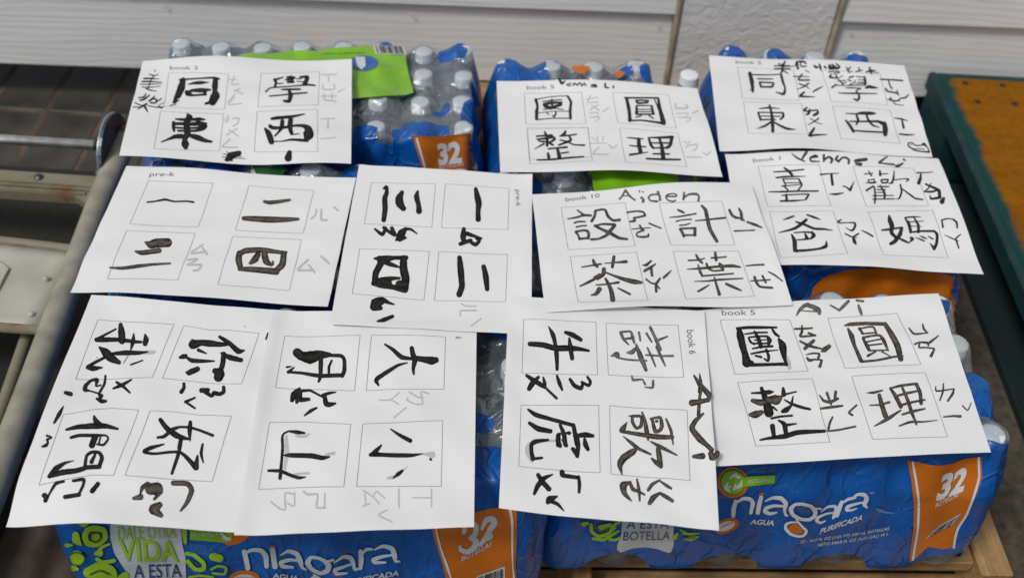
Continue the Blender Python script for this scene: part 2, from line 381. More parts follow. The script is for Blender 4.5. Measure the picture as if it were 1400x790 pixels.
def parse_stroke(line, ox, oy, s):
    tk = line.split(); w0 = float(tk[0]); pts = []; last = w0
    for t in tk[1:]:
        a, *b = t.split('/'); x, y = a.split(',')
        if b: last = float(b[0]); w = last
        else: w = w0
        pts.append((ox + float(x) / s, oy + float(y) / s, w / s))
    return pts
def glyphs(txt, offset=0.0, shear=0.0):
    cu = bpy.data.curves.new('t', 'FONT'); cu.body = txt; cu.offset = offset; cu.shear = shear; cu.resolution_u = 3
    o = bpy.data.objects.new('t', cu); COL.objects.link(o)
    dg = bpy.context.evaluated_depsgraph_get(); me = bpy.data.meshes.new_from_object(o.evaluated_get(dg))
    V = np.array([v.co[:2] for v in me.vertices]); F = [list(p.vertices) for p in me.polygons]
    bpy.data.objects.remove(o); bpy.data.curves.remove(cu); bpy.data.meshes.remove(me)
    return V, F
def text_px(txt, p0, p1, up, offset=0.0, shear=0.0, arc=0.0):
    """text mapped into photo px: baseline p0->p1, up = px vector of an ascender"""
    V, F = glyphs(txt, offset, shear); x0, x1 = V[:, 0].min(), V[:, 0].max()
    t = (V[:, 0] - x0) / (x1 - x0); h = V[:, 1] / .73
    p0 = np.array(p0, float); p1 = np.array(p1, float); up = np.array(up, float)
    P = p0 + np.outer(t, p1 - p0) + np.outer(h, up) + np.outer(arc * 4 * t * (1 - t), up / np.linalg.norm(up))
    return [tuple(p) for p in P], F

# ---------------------------------------------------------------- setting: floor, wall
def build_setting():
    fl = mesh_obj('floor', [(-40, -40, FLOOR), (40, -40, FLOOR), (40, 40, FLOOR), (-40, 40, FLOOR)], [(0, 1, 2, 3)], M['concrete']); tag(fl, kind='structure')
    mo = box_bm(-2.2, -.47, .2, 2.4, FLOOR + .0005, FLOOR + .009); mo = bm_obj('mortar_bed', mo, M['grout'], fl)
    # stone tiles: ten across the visible strip
    base = bm_obj('tile', box_bm(0, .094, 0, .294, 0, .006, .0015), M['tile'], fl)
    base.location = (-.844 + .004, 1.274, FLOOR + .004)
    first = True
    for i in range(-6, 4):
        for j in range(-1, 3):
            x = -.844 + .102 * i + .004; y = 1.27 + .302 * j + .004
            if first: o = base; first = False
            else: o = base.copy(); link(o, fl)
            o.location = (x, y, FLOOR + .0035 + rnd.uniform(0, .0008)); o.rotation_euler = (rnd.uniform(-.004, .004), rnd.uniform(-.006, .006), rnd.uniform(-.006, .006))
    # wall, slightly turned
    yaw = math.atan(.058)
    w = empty('building_wall', (0, 1.664, 0), yaw); tag(w, 'white lap siding wall with a stucco pillar behind the bottled water', 'wall')
    def part(name, bm, mat):
        o = bm_obj(name, bm, mat, w); return o
    LAP = .145
    for sec, (xa, xb) in enumerate(((-3.0, .243), (.527, 3.2))):
        zb = -.250 if sec == 0 else -.252
        for k in range(16):
            z0 = zb + LAP * k; z1 = z0 + LAP + .02
            V = []
            for x in (xa, xb):      # sloping plank cross-section
                V += [(x, -.006, z0), (x, .010, z0), (x, .012, z1), (x, .002, z1)]
            # lower edge stands proud of the plank beneath
            V = [(x, y - (.007 if i % 4 in (0,) else 0), z) for i, (x, y, z) in enumerate(V)]
            F = [(0, 3, 7, 4), (0, 4, 5, 1), (1, 5, 6, 2), (3, 2, 6, 7), (0, 1, 2, 3), (4, 7, 6, 5)]
            o = mesh_obj('siding_board', V, F, M['siding'], w)
            b = bmesh.new(); b.from_mesh(o.data)
            ed = [e for e in b.edges if abs(e.verts[0].co.z - z0) < 1e-4 and abs(e.verts[1].co.z - z0) < 1e-4 and e.verts[0].co.y < 0 and e.verts[1].co.y < 0]
            bmesh.ops.bevel(b, geom=ed, offset=.003, segments=2, affect='EDGES'); b.to_mesh(o.data); b.free()
    nh = bmesh.new(); bmesh.ops.create_uvsphere(nh, u_segments=8, v_segments=5, radius=.0028)
    for v in nh.verts: v.co.y *= .35
    first = bm_obj('nail_head', nh, M['nail'], w); k = 0
    for x in (-1.02, -.61, -.20, .215, .555, .96):
        for z in (-.127, .018):
            o = first if k == 0 else link(first.copy(), w); k += 1; o.location = (x + rnd.uniform(-.01, .01), -.0085 + .0, z)
    part('pillar', box_bm(.252, .518, -.012, .05, -.335, 2.1, .004), M['stucco'])
    for x in (.2475, .5225):
        V, F = tube([(x + .0, -.011, -.32), (x + .001, -.012, .3), (x, -.011, 2.0)], .0055, 8); mesh_obj('caulk_bead', V, F, M['caulk'], w)
    part('backing', box_bm(-3.0, 3.2, .03, .12, -.24, 2.1), M['foundation'])
    part('foundation', box_bm(-3.0, .25, .30, .45, -.335, -.24), M['foundation'])
    part('foundation', box_bm(.52, 3.2, .03, .45, -.335, -.24), M['foundation'])
build_setting()

# ---------------------------------------------------------------- water packs
BH = 0.219; PITCH_B = 0.0620; ZB = -.228           # bottle height, bottle pitch, pack base height (paper plane z = 0)
HX, HY = .249, .1275
def bottle_meshes():
    body = [(.0, .004), (.018, .0), (.027, .004), (.030, .014), (.0302, .05), (.0292, .054), (.0302, .058), (.0302, .105), (.0292, .109), (.0302, .113), (.0300, .128), (.0275, .143), (.020, .162), (.0135, .174), (.0125, .180), (.0152, .1815), (.0152, .184), (.0125, .1845), (.0125, .186)]
    cap = [(.0, .1985), (.0115, .1992), (.0132, .1982), (.0137, .1965), (.0137, .188), (.0141, .187), (.0141, .1855), (.012, .1850), (0, .1850)]
    V, F = lathe(body, 20); V2, F2 = lathe(cap, 28); V3, F3 = lathe([(.0304, .060), (.0306, .061), (.0306, .102), (.0304, .103)], 20)
    out = []
    for nme, (v, f), mt in (('bottle', (V, F), M['pet']), ('cap', (V2, F2), M['cap']), ('bottle_label', (V3, F3), M['label'])):
        v = [(x, y, z * BH / .2) for x, y, z in v]; me = bpy.data.meshes.new(nme); me.from_pydata(v, [], f); me.materials.append(mt); me.polygons.foreach_set("use_smooth", [True] * len(me.polygons)); out.append(me)
    return out
ME_B, ME_C, ME_L = bottle_meshes()
# ridges on the cap side
_bm = bmesh.new(); _bm.from_mesh(ME_C)
for v in _bm.verts:
    r = math.hypot(v.co.x, v.co.y)
    if .0135 < r < .0139: a = math.atan2(v.co.y, v.co.x); k = round(a / (2 * math.pi / 28)) % 2; v.co.x *= 1 - .02 * k; v.co.y *= 1 - .02 * k
_bm.to_mesh(ME_C); _bm.free()

class Pack:
    def __init__(s, cx, cy, rz, label, seed, arches=True, pb=PITCH_B):
        s.pb = pb; s.hx = pb * 4 + .001; s.hy = HY
        s.cx, s.cy, s.rz, s.seed, s.arches = cx, cy, rz, seed, arches
        s.root = empty('water_bottle_pack', (0, 0, 0)); tag(s.root, label, 'water pack', 'shrink-wrapped packs of bottled water')
        s.c, s.s = math.cos(rz), math.sin(rz)
        s.caps = np.array([((i - 3.5) * s.pb, (j - 1.5) * PITCH_B) for i in range(8) for j in range(4)])
        r = np.random.RandomState(seed); s.r = r; s.capdz = r.uniform(-.004, .001, 32)
        s.per = 2 * (2 * s.hx + 2 * s.hy)
    def world(s, x, y, z):
        return np.stack([s.cx + s.c * x - s.s * y, s.cy + s.s * x + s.c * y, ZB + z], -1)
    def local(s, X):
        dx, dy = X[..., 0] - s.cx, X[..., 1] - s.cy
        return s.c * dx + s.s * dy, -s.s * dx + s.c * dy
    def drape(s, x, y):
        d2 = (x[..., None] - s.caps[:, 0])**2 + (y[..., None] - s.caps[:, 1])**2
        i = d2.argmin(-1); d = np.sqrt(d2.min(-1)); t = np.clip((d - .0138) / .026, 0, 1)
        return BH + .0006 + s.capdz[i] - .017 * (t**.75) * (1 - .15 * t)
    def outline(s, u):
        """u = arc length from the front-left corner, counter-clockwise seen from above"""
        u = np.mod(u, s.per); L, W = 2 * s.hx, 2 * s.hy
        x = np.where(u < L, -s.hx + u, np.where(u < L + W, s.hx, np.where(u < 2 * L + W, s.hx - (u - L - W), -s.hx)))
        y = np.where(u < L, -s.hy, np.where(u < L + W, -s.hy + (u - L), np.where(u < 2 * L + W, s.hy, s.hy - (u - 2 * L - W))))
        rc = .030; cxx = np.clip(x, -s.hx + rc, s.hx - rc); cyy = np.clip(y, -s.hy + rc, s.hy - rc)
        dx, dy = x - cxx, y - cyy; n = np.sqrt(dx * dx + dy * dy) + 1e-12
        nx, ny = dx / n, dy / n
        inc = np.where((np.abs(dx) > 1e-9) & (np.abs(dy) > 1e-9), rc, n)
        return cxx + nx * inc, cyy + ny * inc, nx, ny
    def side(s, u, q, zz=None):
        """side film: q 0 = lower edge, .6 = shoulder, 1 = edge of the outer caps"""
        x, y, nx, ny = s.outline(u)
        L, W = 2 * s.hx, 2 * s.hy; um = np.mod(u, s.per)
        along = np.where(um < L, um, np.where(um < L + W, um - L, np.where(um < 2 * L + W, um - L - W, um - 2 * L - W)))
        ln = np.where((um < L) | ((um >= L + W) & (um < 2 * L + W)), L, W); off = (ln - np.round(ln / s.pb) * s.pb) / 2
        w = .5 - .5 * np.cos(2 * math.pi * (along - off) / s.pb)          # 1 at a bottle, 0 between
        w2 = .5 + .5 * np.cos(math.pi * (along - off - s.pb * .5) / s.pb)   # period two bottles
        z0 = .001 + np.clip((.70 - w2) / .70, 0, 1)**.45 * .043
        tx, ty = x - nx * .0175, y - ny * .0175
        H = s.drape(tx, ty) - .004 * (1 - w); ZS = .147
        if q is not None:
            qa = np.clip(q / .6, 0, 1); qb = np.clip((q - .6) / .4, 0, 1)
            z = z0 + (ZS - z0) * qa + (H - ZS) * qb
        else: z = zz
        qb = np.clip((z - ZS) / (H - ZS), 0, 1); qa = np.clip(z / ZS, 0, 1); k = s.seed * 1.7
        wr = .0016 * np.sin(31 * along + 7 * qa + k) + .0011 * np.sin(67 * along - 11 * qa + 2 * k)
        inset = .0045 * (1 - w) * (.35 + .65 * qa) + wr * qa * (1 - qb) - .003 * np.sin(math.pi * qa) + .006 * np.clip((.014 - z) / .014, 0, 1)**1.5
        ins2 = .0175 * qb**1.25 + .005 * (1 - w) * np.sin(math.pi * qb)
        ii = inset * (1 - qb) + ins2
        return s.world(x - nx * ii, y - ny * ii, z)
    def sidez(s, u, b): return s.side(u, None, b * .22)
    def flat(s, a, b):        # label film pulled tight across the cap tops
        lx, ly = s.local(np.stack([a, b], -1))
        k = (np.cos(math.pi * (lx / s.pb + .5)) * np.cos(math.pi * (ly / PITCH_B + .5)))**2
        z = .0042 + BH - .0055 * (1 - k) + .0007 * np.sin(150 * a + 90 * b + s.seed) + .0006 * np.sin(210 * b - 60 * a)
        return np.stack([a, b, ZB + z], -1)
    def top(s, a, b):
        lx, ly = a, b; z = s.drape(lx, ly)
        return s.world(lx, ly, z)
    def topw(s, a, b):         # same, parameters in world x, y
        lx, ly = s.local(np.stack([a, b], -1)); return s.world(lx, ly, s.drape(lx, ly))
    def film(s, blobs=(), clear=(), front_edge=.93, other_edge=None):
        nu, nq, nt = 368, 30, 22
        U = np.linspace(0, s.per, nu, endpoint=False); V = []; PR = []
        oe = front_edge if other_edge is None else other_edge
        fe = np.where((U < 2 * s.hx - .03), front_edge, oe); fe = (fe + np.roll(fe, 1) + np.roll(fe, -1) + np.roll(fe, 2) + np.roll(fe, -2)) / 5
        sx = s.hx - s.hy
        for j in range(nq):
            q = j / (nq - 1); P = s.side(U, np.full(nu, q)); V.append(P); PR.append(np.clip(1.0 - (q - fe + .08) * 6, 0, 1))
        x, y, nx, ny = s.outline(U); tx, ty = x - nx * .0175, y - ny * .0175
        px, py = np.clip(tx, -sx, sx), 0 * ty
        for j in range(1, nt):
            t = j / (nt - 1); X = tx + (px - tx) * t; Y = ty + (py - ty) * t
            Z = s.drape(X, Y); w0 = s.side(U, np.ones(nu))[:, 2] - ZB; Z = Z + (w0 - s.drape(tx, ty)) * max(0, 1 - t * 8)
            V.append(s.world(X, Y, Z)); PR.append(np.where(fe < 1, .40, .9 if t < .12 else .3) - .4 * min(1, t * 3))
        V = np.array(V); PR = np.array(PR); W = V[nq:]
        for (bx, by, br) in blobs:
            d = np.sqrt((V[..., 0] - bx)**2 + (V[..., 1] - by)**2); top = V[..., 2] > ZB + .15
            PR = np.where(top, np.maximum(PR, .5 + (1 - d / br) * 1.2), PR)
        for (bx, by, br) in clear:
            d = np.sqrt((V[..., 0] - bx)**2 + (V[..., 1] - by)**2); top = V[..., 2] > ZB + .13
            PR = np.where(top, np.minimum(PR, .5 - (1 - d / br) * 1.2), PR)
        nr = len(V); F = []
        for j in range(nr - 1):
            for i in range(nu):
                k = (i + 1) % nu; F.append((j * nu + i, j * nu + k, (j + 1) * nu + k, (j + 1) * nu + i))
        o = mesh_obj('shrink_film', V.reshape(-1, 3), F, M['film'], s.root, smooth=True)
        a = o.data.attributes.new('pr', 'FLOAT', 'POINT'); a.data.foreach_set('value', PR.reshape(-1).astype(np.float32)); s.filmobj = o
        return o
    def bottles(s, bluecaps=()):
        for n, (x, y) in enumerate(s.caps):
            lx, ly = x, y; w = s.world(np.array(lx), np.array(ly), np.array(s.capdz[n]))
            b = link(bpy.data.objects.new('bottle', ME_B), s.root); b.location = tuple(w); b.rotation_euler = (s.r.uniform(-.01, .01), s.r.uniform(-.01, .01), s.r.uniform(0, 6)); b.scale = (s.pb / PITCH_B, s.pb / PITCH_B, 1)
            c = link(bpy.data.objects.new('cap', ME_C), b); l = link(bpy.data.objects.new('bottle_label', ME_L), b)
    # --- print on film
    def gfront(s, px):
        P = on_plane(px, ZB + .09)
        # intersect with the vertical plane of the front face
        d = ray(px); n = np.array([-s.s, s.c, 0.0]); c0 = np.array([s.cx, s.cy, 0]) - n * s.hy
        t = ((c0 - CPOS) @ n) / (d @ n); P = CPOS + d * t[:, None]
        lx, ly = s.local(P); z = P[:, 2] - ZB
        return np.stack([np.clip(lx + s.hx, .01, 2 * s.hx - .01), np.clip(z / .22, .01, .95)], -1)
    def gleft(s, px):      # pack turned so that its short end faces the camera (side 4: left end)
        d = ray(px); n = np.array([s.c, s.s, 0.0]); c0 = np.array([s.cx, s.cy, 0]) - n * s.hx
        t = ((c0 - CPOS) @ n) / (d @ n); P = CPOS + d * t[:, None]
        lx, ly = s.local(P); z = P[:, 2] - ZB
        u = 2 * (2 * s.hx) + 2 * s.hy + (s.hy - ly)
        return np.stack([u, np.clip(z / .22, .01, .95)], -1)
    def gright(s, px):
        d = ray(px); n = np.array([s.c, s.s, 0.0]); c0 = np.array([s.cx, s.cy, 0]) + n * s.hx
        t = ((c0 - CPOS) @ n) / (d @ n); P = CPOS + d * t[:, None]
        lx, ly = s.local(P); z = P[:, 2] - ZB
        return np.stack([2 * s.hx + np.clip(s.hy + ly, .01, 2 * s.hy - .01), np.clip(z / .22, .01, .95)], -1)
    def gtop(s, px):
        P = on_plane(px, -.005); return P[:, :2].copy()
    def fill(s, name, poly, mat, where='front', lift=.0005, maxe=4, parent=None):
        if where == 'front': lift += .0003
        V, F = polyfill(poly, maxe); return s.dec(name, V, F, mat, where, lift, parent)
    def dec(s, name, V, F, mat, where='front', lift=.0005, parent=None):
        V, F = subdiv(V, F)
        S, g = {'front': (s.sidez, s.gfront), 'left': (s.sidez, s.gleft), 'right': (s.sidez, s.gright), 'top': (s.flat, s.gtop)}[where]
        return decal(name, S, g, V, F, mat, parent or s.root, lift, lim=None if where == 'top' else (.03, .16))
    def text(s, name, txt, p0, p1, up, mat, where='front', lift=.0019, parent=None, **k):
        V, F = text_px(txt, p0, p1, up, **k); return s.dec(name, V, F, mat, where, lift, parent)
    def strokes(s, name, lines, tile, mat, where='front', lift=.0017, parent=None):
        VV, FF = [], []
        for ln in lines:
            V, F, E = ribbon(parse_stroke(ln, *tile), 0.0, 6); b = len(VV); VV += V; FF += [tuple(i + b for i in f) for f in F]
        return s.dec(name, VV, FF, mat, where, lift, parent)
def ell(cx, cy, rx, ry, n=20, rot=0.0, a0=0, a1=2 * math.pi):
    c, s_ = math.cos(rot), math.sin(rot)
    return [(cx + rx * math.cos(t) * c - ry * math.sin(t) * s_, cy + rx * math.cos(t) * s_ + ry * math.sin(t) * c) for t in [a0 + (a1 - a0) * i / n for i in range(n)]]
def T_(pts, ox, oy, s): return [(ox + x / s, oy + y / s) for x, y in pts]
def bars(q, n, rs, fill=.55):
    """barcode bars inside quad q (tl,tr,br,bl)"""
    V = []; F = []; q = [np.array(p, float) for p in q]; t = .04
    while t < .94:
        w = rs.choice([.012, .02, .03, .045]) * 22 / n; 
        for (a, b) in ((t, .06), (t + w, .06), (t + w, .94), (t, .94)):
            top = q[0] + (q[1] - q[0]) * a; bot = q[3] + (q[2] - q[3]) * a; V.append(tuple(top + (bot - top) * b))
        k = len(V) - 4; F.append((k, k + 1, k + 2, k + 3)); t += w + rs.choice([.012, .02, .03]) * 22 / n
    return V, F
RS = np.random.RandomState(3)

# front right pack ------------------------------------------------
R1 = Pack(.281, .804, .078, 'blue water pack in the front right corner of the pallet, under the book 5 sheet', 1)
R1.film(blobs=[(.479, .917, .024), (.505, .780, .030), (.52, .69, .055)], clear=[(.489, .852, .02), (.356, .908, .03), (.505, .735, .02)], front_edge=1.15, other_edge=.80); R1.bottles()
t7 = (980, 620, 6.364)
org = T_([(265, 78), (330, 90), (400, 108), (460, 112), (530, 100), (600, 72), (660, 62), (708, 60), (716, 180), (690, 260), (660, 330), (600, 430), (565, 500), (545, 600), (480, 612), (390, 595), (330, 650), (300, 675), (280, 690), (278, 650), (300, 500), (305, 350), (290, 200)], 1180, 610, 4.39)
o = R1.fill('orange_panel', org, M['orange'], lift=.0006)
for L_ in (["14 298,88 318,200 332,330 325,480 308,590 296,670"], ["14 692,62 696,180 665,290 620,400 570,480 550,545 542,598"]):
    R1.strokes('white_line', L_, (1180, 610, 4.39), M['white_print'], parent=o)
R1.text('printed_number', '32', (1278, 681.5), (1317, 668), (9, -34), M['white_print'], parent=o, offset=.045)
R1.text('printed_word', 'BOTELLAS', (1277.5, 692), (1309.5, 676), (1.5, -6.5), M['white_print'], parent=o, offset=.01)
bq = T_([(455, 470), (585, 396), (560, 450), (370, 548)], 1180, 610, 4.39)
bc = R1.fill('barcode_patch', bq, M['white_print'], lift=.001, parent=o)
V, F = bars(bq, 15, RS); R1.dec('barcode_bars', V, F, M['print_dark'], lift=.0021, parent=o)
logo = ["34 165,400 148,465/40 143,528", "30 170,410/20 230,378/30 290,385/34 310,420/38 300,470 292,502", "38 380,372 365,430 352,500",
        "26 420,400/14 480,372/26 560,378/36 600,420/40 590,480 600,520/20 615,525/14", "26 585,445/20 500,440/26 430,460/34 415,490/36 460,508/30 520,498/14",
        "32 745,425/28 680,430/26 645,470/40 665,520/34 730,555/30 800,560/30 845,530/34 850,490/38 815,445/30 745,425/26", "20 820,465/14 900,465/16 ",
        "20 690,548/18 700,575/20 740,620/20 775,660/26 750,700/22 700,705/22 640,685/24 600,640/28 605,600/24 650,583/18 690,585/12",
        "20 905,490/10 960,450/22 1020,445/28 1040,470/36 1025,515/34 1010,548/20", "18 1020,500/14 950,510/18 880,540/26 865,570/30 900,588/20 940,572/12",
        "30 1085,410/34 1065,460/40 1045,525/34", "24 1010,548/16 1045,520/20", "22 1090,420/14 1140,385/26 1200,370/24 1205,355/16",
        "22 1170,380/10 1220,345/24 1280,345/34 1300,380/38 1280,430/34 1300,455/20", "22 1285,410/14 1210,425/22 1140,450/30 1130,478/30 1170,480/20 1215,465/12"]
R1.strokes('brand_lettering', logo, t7, M['white_print'])
R1.fill('logo_drop', T_([(690, 598), (740, 640), (752, 665), (735, 685), (690, 688), (645, 672), (622, 645), (630, 618), (655, 603)], *t7), M['orange'], lift=.0009)
R1.fill('logo_dot', T_([(372, 333), (412, 335), (400, 362), (360, 360)], *t7), M['orange'], lift=.0009)
R1.text('printed_word', 'AGUA', (1024, 714), (1057.5, 715.5), (1.5, -7), M['white_print'], offset=.03, shear=.15)
R1.text('printed_word', 'PURIFICADA', (1119.5, 727.5), (1177.5, 708), (2, -7.5), M['white_print'], offset=.025, shear=.2)
R1.text('small_print', '32 - 16.9 FL OZ (1.05 PT) 500 mL BOTELLAS', (1093, 740), (1215, 722), (.8, -4.2), M['swoosh'] if 0 else M['white_print'], offset=.005, shear=.15, arc=-1)
R1.text('small_print', 'NETO 540.8 FL OZ (4.23 GAL) 16 L', (1117, 744.5), (1214, 729), (.8, -4.2), M['white_print'], offset=.005, shear=.15, arc=-1)
R1.text('small_print', 'TM', (1188, 673.5), (1194, 672.5), (.4, -2.5), M['white_print'])
R1.fill('water_swoosh', T_([(1370, 465), (1420, 470), (1480, 495), (1560, 510), (1480, 512), (1400, 500)], *t7), M['swoosh'], lift=.0009)
rg = R1.fill('recycling_badge', T_(ell(140, 245, 138, 134, 26, .2), *t7), M['orange'], lift=.0006)
R1.fill('badge_banner', T_([(210, 190), (505, 175), (498, 255), (200, 292)], *t7), M['dgreen'], lift=.0008, parent=rg)
R1.fill('badge_banner', T_([(215, 195), (503, 179), (496, 250), (205, 284)], *t7), M['green'], lift=.0011, parent=rg)
R1.fill('badge_disc', T_(ell(140, 240, 112, 112, 26, .2), *t7), M['dgreen'], lift=.0008, parent=rg)
R1.fill('badge_disc', T_(ell(140, 240, 104, 104, 26, .2), *t7), M['green'], lift=.0012, parent=rg)
R1.strokes('recycling_arrows', ["30 110,205/10 150,178/32 195,190/30", "30 222,215/10 205,265/32 155,290/26", "30 110,312/20 78,285/34 100,240/14", "16 165,160 200,195", "16 150,300 165,255", "16 70,285 120,275"], t7, M['white_print'], lift=.0022, parent=rg)
R1.text('small_print', 'RECYCLABLE', (1022, 658.5), (1052, 655.5), (.6, -5), M['white_print'], lift=.0022, parent=rg, offset=.01)
R1.text('small_print', 'MANTENGA EL CIRCULO', (1029, 640.5), (1060, 637.5), (.3, -2.5), M['swoosh'])
R1.text('small_print', 'CADA BOTELLA CUENTA', (1028, 644.5), (1060, 642), (.3, -2.5), M['swoosh'])
ov = R1.fill('oval_stamp', T_(ell(85, 620, 115, 62, 24, -.35), *t7), M['orange'], lift=.0006)
R1.fill('stamp_centre', T_(ell(80, 620, 82, 38, 24, -.35), *t7), M['white_print'], lift=.001, parent=ov)
R1.text('small_print', 'EMPAQUE', (985, 720), (1002, 712.5), (.5, -3.4), M['orange'], lift=.0021, parent=ov)
t8 = (740, 690, 6.364)
pn = R1.fill('slogan_panel', T_([(712, 60), (1150, 60), (1152, 340), (1135, 395), (1115, 412), (1080, 400), (1000, 372), (900, 360), (800, 368), (720, 395), (690, 405), (660, 385), (660, 345), (695, 250)], *t8), M['panel_grey'], lift=.0006)
R1.text('printed_word', 'BOTELLA', (851.5, 736.5), (915, 735.5), (1.5, -12.5), M['navy'], parent=pn, offset=-.008)
R1.text('printed_word', 'A ESTA', (856, 720.5), (914, 720), (1.5, -12.5), M['navy'], parent=pn, offset=-.008)
R1.strokes('green_doodle', ["30 430,160 440,220 500,260 580,240 640,180", "26 450,280 540,290 600,260 680,210/14", "24 600,290 650,290 680,275", "60 520,190/60 600,170/50", "34 365,155/40 400,145/26", "26 690,130 640,160 620,200"], t8, M['lgreen'])
R1.strokes('green_doodle', ["40 1160,270/40 1185,235/20", "34 1240,285/14 1300,280/40 1360,265/14", "22 1225,235/10 1300,240/24 1370,235/10", "14 1210,205 1260,230"], t8, M['lgreen'])
R1.strokes('doodle_lines', ["8 470,170 520,210 600,180", "8 500,230 560,215 590,190", "8 1250,272 1330,270"], t8, M['dgreen'], lift=.0024)

# front left pack -------------------------------------------------
L1 = Pack(-.205, .728, .070, 'blue water pack in the front left corner, printed with the green slogan panel', 2)
L1.film(blobs=[(-.014, .652, .024), (-.02, .70, .012), (-.03, .86, .03), (-.005, .83, .018)], clear=[(-.021, .791, .03), (-.01, .735, .02)], front_edge=1.15, other_edge=.86); L1.bottles()
t5 = (580, 690, 7.778)
o = L1.fill('orange_panel', T_([(60, 110), (540, 70), (700, 30), (965, 0), (985, 80), (982, 400), (970, 600), (985, 830), (250, 830), (190, 600), (110, 350)], *t5), M['orange'], lift=.0006)
L1.strokes('white_line', ["20 118,170 150,330 190,480/20 240,620/26 285,760 300,830"], t5, M['white_print'], parent=o)
L1.strokes('white_line', ["22 915,20 935,150/26 938,400/22 940,600/14 955,780 960,830"], t5, M['white_print'], parent=o)
L1.strokes('printed_number', ["56 420,275/44 440,190/54 500,180 545,215 540,290/60 490,335/50", "56 490,335/40 550,370/66 530,430/60 460,480/56 390,460/50 378,425/30",
                              "56 610,240/30 660,150/60 730,135/60 750,180/66 700,250/60 600,400/40", "50 590,410/30 650,345/56 705,325/50 720,300/30"], t5, M['panel_grey'], parent=o)
L1.text('printed_word', 'BOTELLAS', (630.5, 765), (672.5, 743.5), (1.2, -7.5), M['panel_grey'], parent=o, offset=.02)
bq = T_([(560, 745), (858, 640), (860, 830), (520, 860)], *t5)
L1.fill('barcode_patch', bq, M['white_print'], lift=.001, parent=o); V, F = bars(bq, 22, RS); L1.dec('barcode_bars', V, F, M['print_dark'], lift=.0021, parent=o)
t4 = (320, 715, 5.833)
logo = ["40 85,215 100,280 112,345", "34 90,225/20 150,200/30 220,205/36 255,250/42 262,330", "42 308,200 318,270 328,332",
        "28 375,240/14 430,210/30 500,230/40 530,290/42 545,340/24 575,355/14", "30 530,285/16 440,280/28 375,300/34 390,330/34 470,338/20",
        "34 680,265/24 620,260/28 590,300/44 620,350/34 690,385/30 745,365/40 755,320/44 720,285/30 680,265/24", "22 740,290/14 790,280/20",
        "26 800,300/12 870,255/28 930,265/36 950,310/36 960,355/20", "24 945,310/14 870,335/24 805,360/30 820,390/28 900,385/16",
        "40 1010,215 1015,280 1010,345/30", "26 965,358/20 1010,345/20", "24 1020,235/14 1060,195/26 1100,195/20",
        "26 1120,200/10 1190,170/28 1260,190/38 1280,250/40 1290,290/24 1320,292/14", "28 1270,240/16 1180,255/28 1115,280/34 1130,300/30 1210,300/16",
        "30 640,400/20 680,430 720,470", "30 600,440/20 640,415/20"]
L1.strokes('brand_lettering', logo, t4, M['panel_grey'])
L1.fill('logo_dot', T_([(285, 168), (328, 168), (328, 200), (285, 200)], *t4), M['orange'], lift=.0009)
L1.text('printed_word', 'AGUA', (373, 787), (408, 791), (0, -6.5), M['panel_grey'], offset=.03, shear=.1)
L1.text('printed_word', 'PURIFICADA', (472, 797), (545, 783.5), (.6, -7), M['panel_grey'], offset=.03, shear=.1)
t6 = (60, 690, 4.667)
pn = L1.fill('slogan_panel', T_([(440, 60), (870, 60), (885, 250), (905, 330), (910, 470), (905, 520), (560, 520), (535, 430), (500, 380), (450, 300), (425, 200), (425, 130)], *t6), M['panel_grey'], lift=.0006)
def tt(txt, a, b, up, mat, **k): return L1.text('printed_word', txt, T_([a], *t6)[0], T_([b], *t6)[0], (up[0] / 4.667, up[1] / 4.667), mat, parent=pn, **k)
tt('DALE OTRA', (480, 215), (845, 200), (-4, -92), M['lgreen'])
tt('VIDA', (490, 345), (862, 350), (-10, -140), M['lgreen'], offset=.02)
tt('A ESTA', (580, 455), (880, 450), (-5, -90), M['navy'])
tt('BOTELLA', (560, 540), (900, 530), (-5, -80), M['navy'])
L1.strokes('green_doodle', ["36 320,140 380,150 390,200 340,240 280,235 262,190 280,150 320,140", "60 325,195/60 335,190", "60 255,100/66 300,90/30 350,100/14", "46 205,180/40 210,215/50 240,245/10", "18 155,248/30 185,246/10",
           "22 420,240/14 370,260/22 340,300/24", "50 330,300/20 355,295/50", "24 340,335 380,355 450,345", "100 215,320/80 220,335/80", "24 200,395/40 220,400/20"], t6, M['lgreen'])
L1.strokes('green_doodle', ["60 290,420/70 350,410/110 420,420/90 440,470/60", "60 520,440/50 500,460"], t6, M['lgreen'])
L1.strokes('green_doodle', ["26 915,300 960,310 1020,360 1020,400 970,400 920,350", "40 1080,320/50 1120,330/50", "16 1070,400 1110,380 1160,390 1150,430 1080,425", "40 900,160/36 905,230/20", "14 930,450 1000,440 1080,450"], t6, M['lgreen'])
L1.strokes('doodle_lines', ["10 300,170 350,165 365,200 330,225 300,210 300,180", "10 300,430 360,405 420,430", "10 930,330 990,370", "8 165,320 195,290 240,295 270,330 240,370 190,370 165,340"], t6, M['dgreen'], lift=.0024)
rg = L1.fill('recycling_badge', T_([(935, 185), (1100, 190), (1130, 230), (1180, 255), (1250, 240), (1310, 200), (1320, 130), (930, 120)], *t6), M['orange'], lift=.0006)
L1.fill('badge_banner', T_([(932, 130), (1205, 130), (1200, 225), (1150, 232), (1110, 205), (935, 215)], *t6), M['green'], lift=.0009, parent=rg)
L1.text('small_print', 'NO Y BOTELLA', T_([(945, 190)], *t6)[0], T_([(1110, 185)], *t6)[0], (0, -5), M['white_print'], lift=.0020, parent=rg)
for k in range(4):
    L1.text('small_print', 'RECICLE ESTA BOTELLA Y SU TAPA', T_([(935, 250 + 17 * k)], *t6)[0], T_([(1180 - 20 * k, 262 + 15 * k)], *t6)[0], (0, -2.3), M['swoosh'])
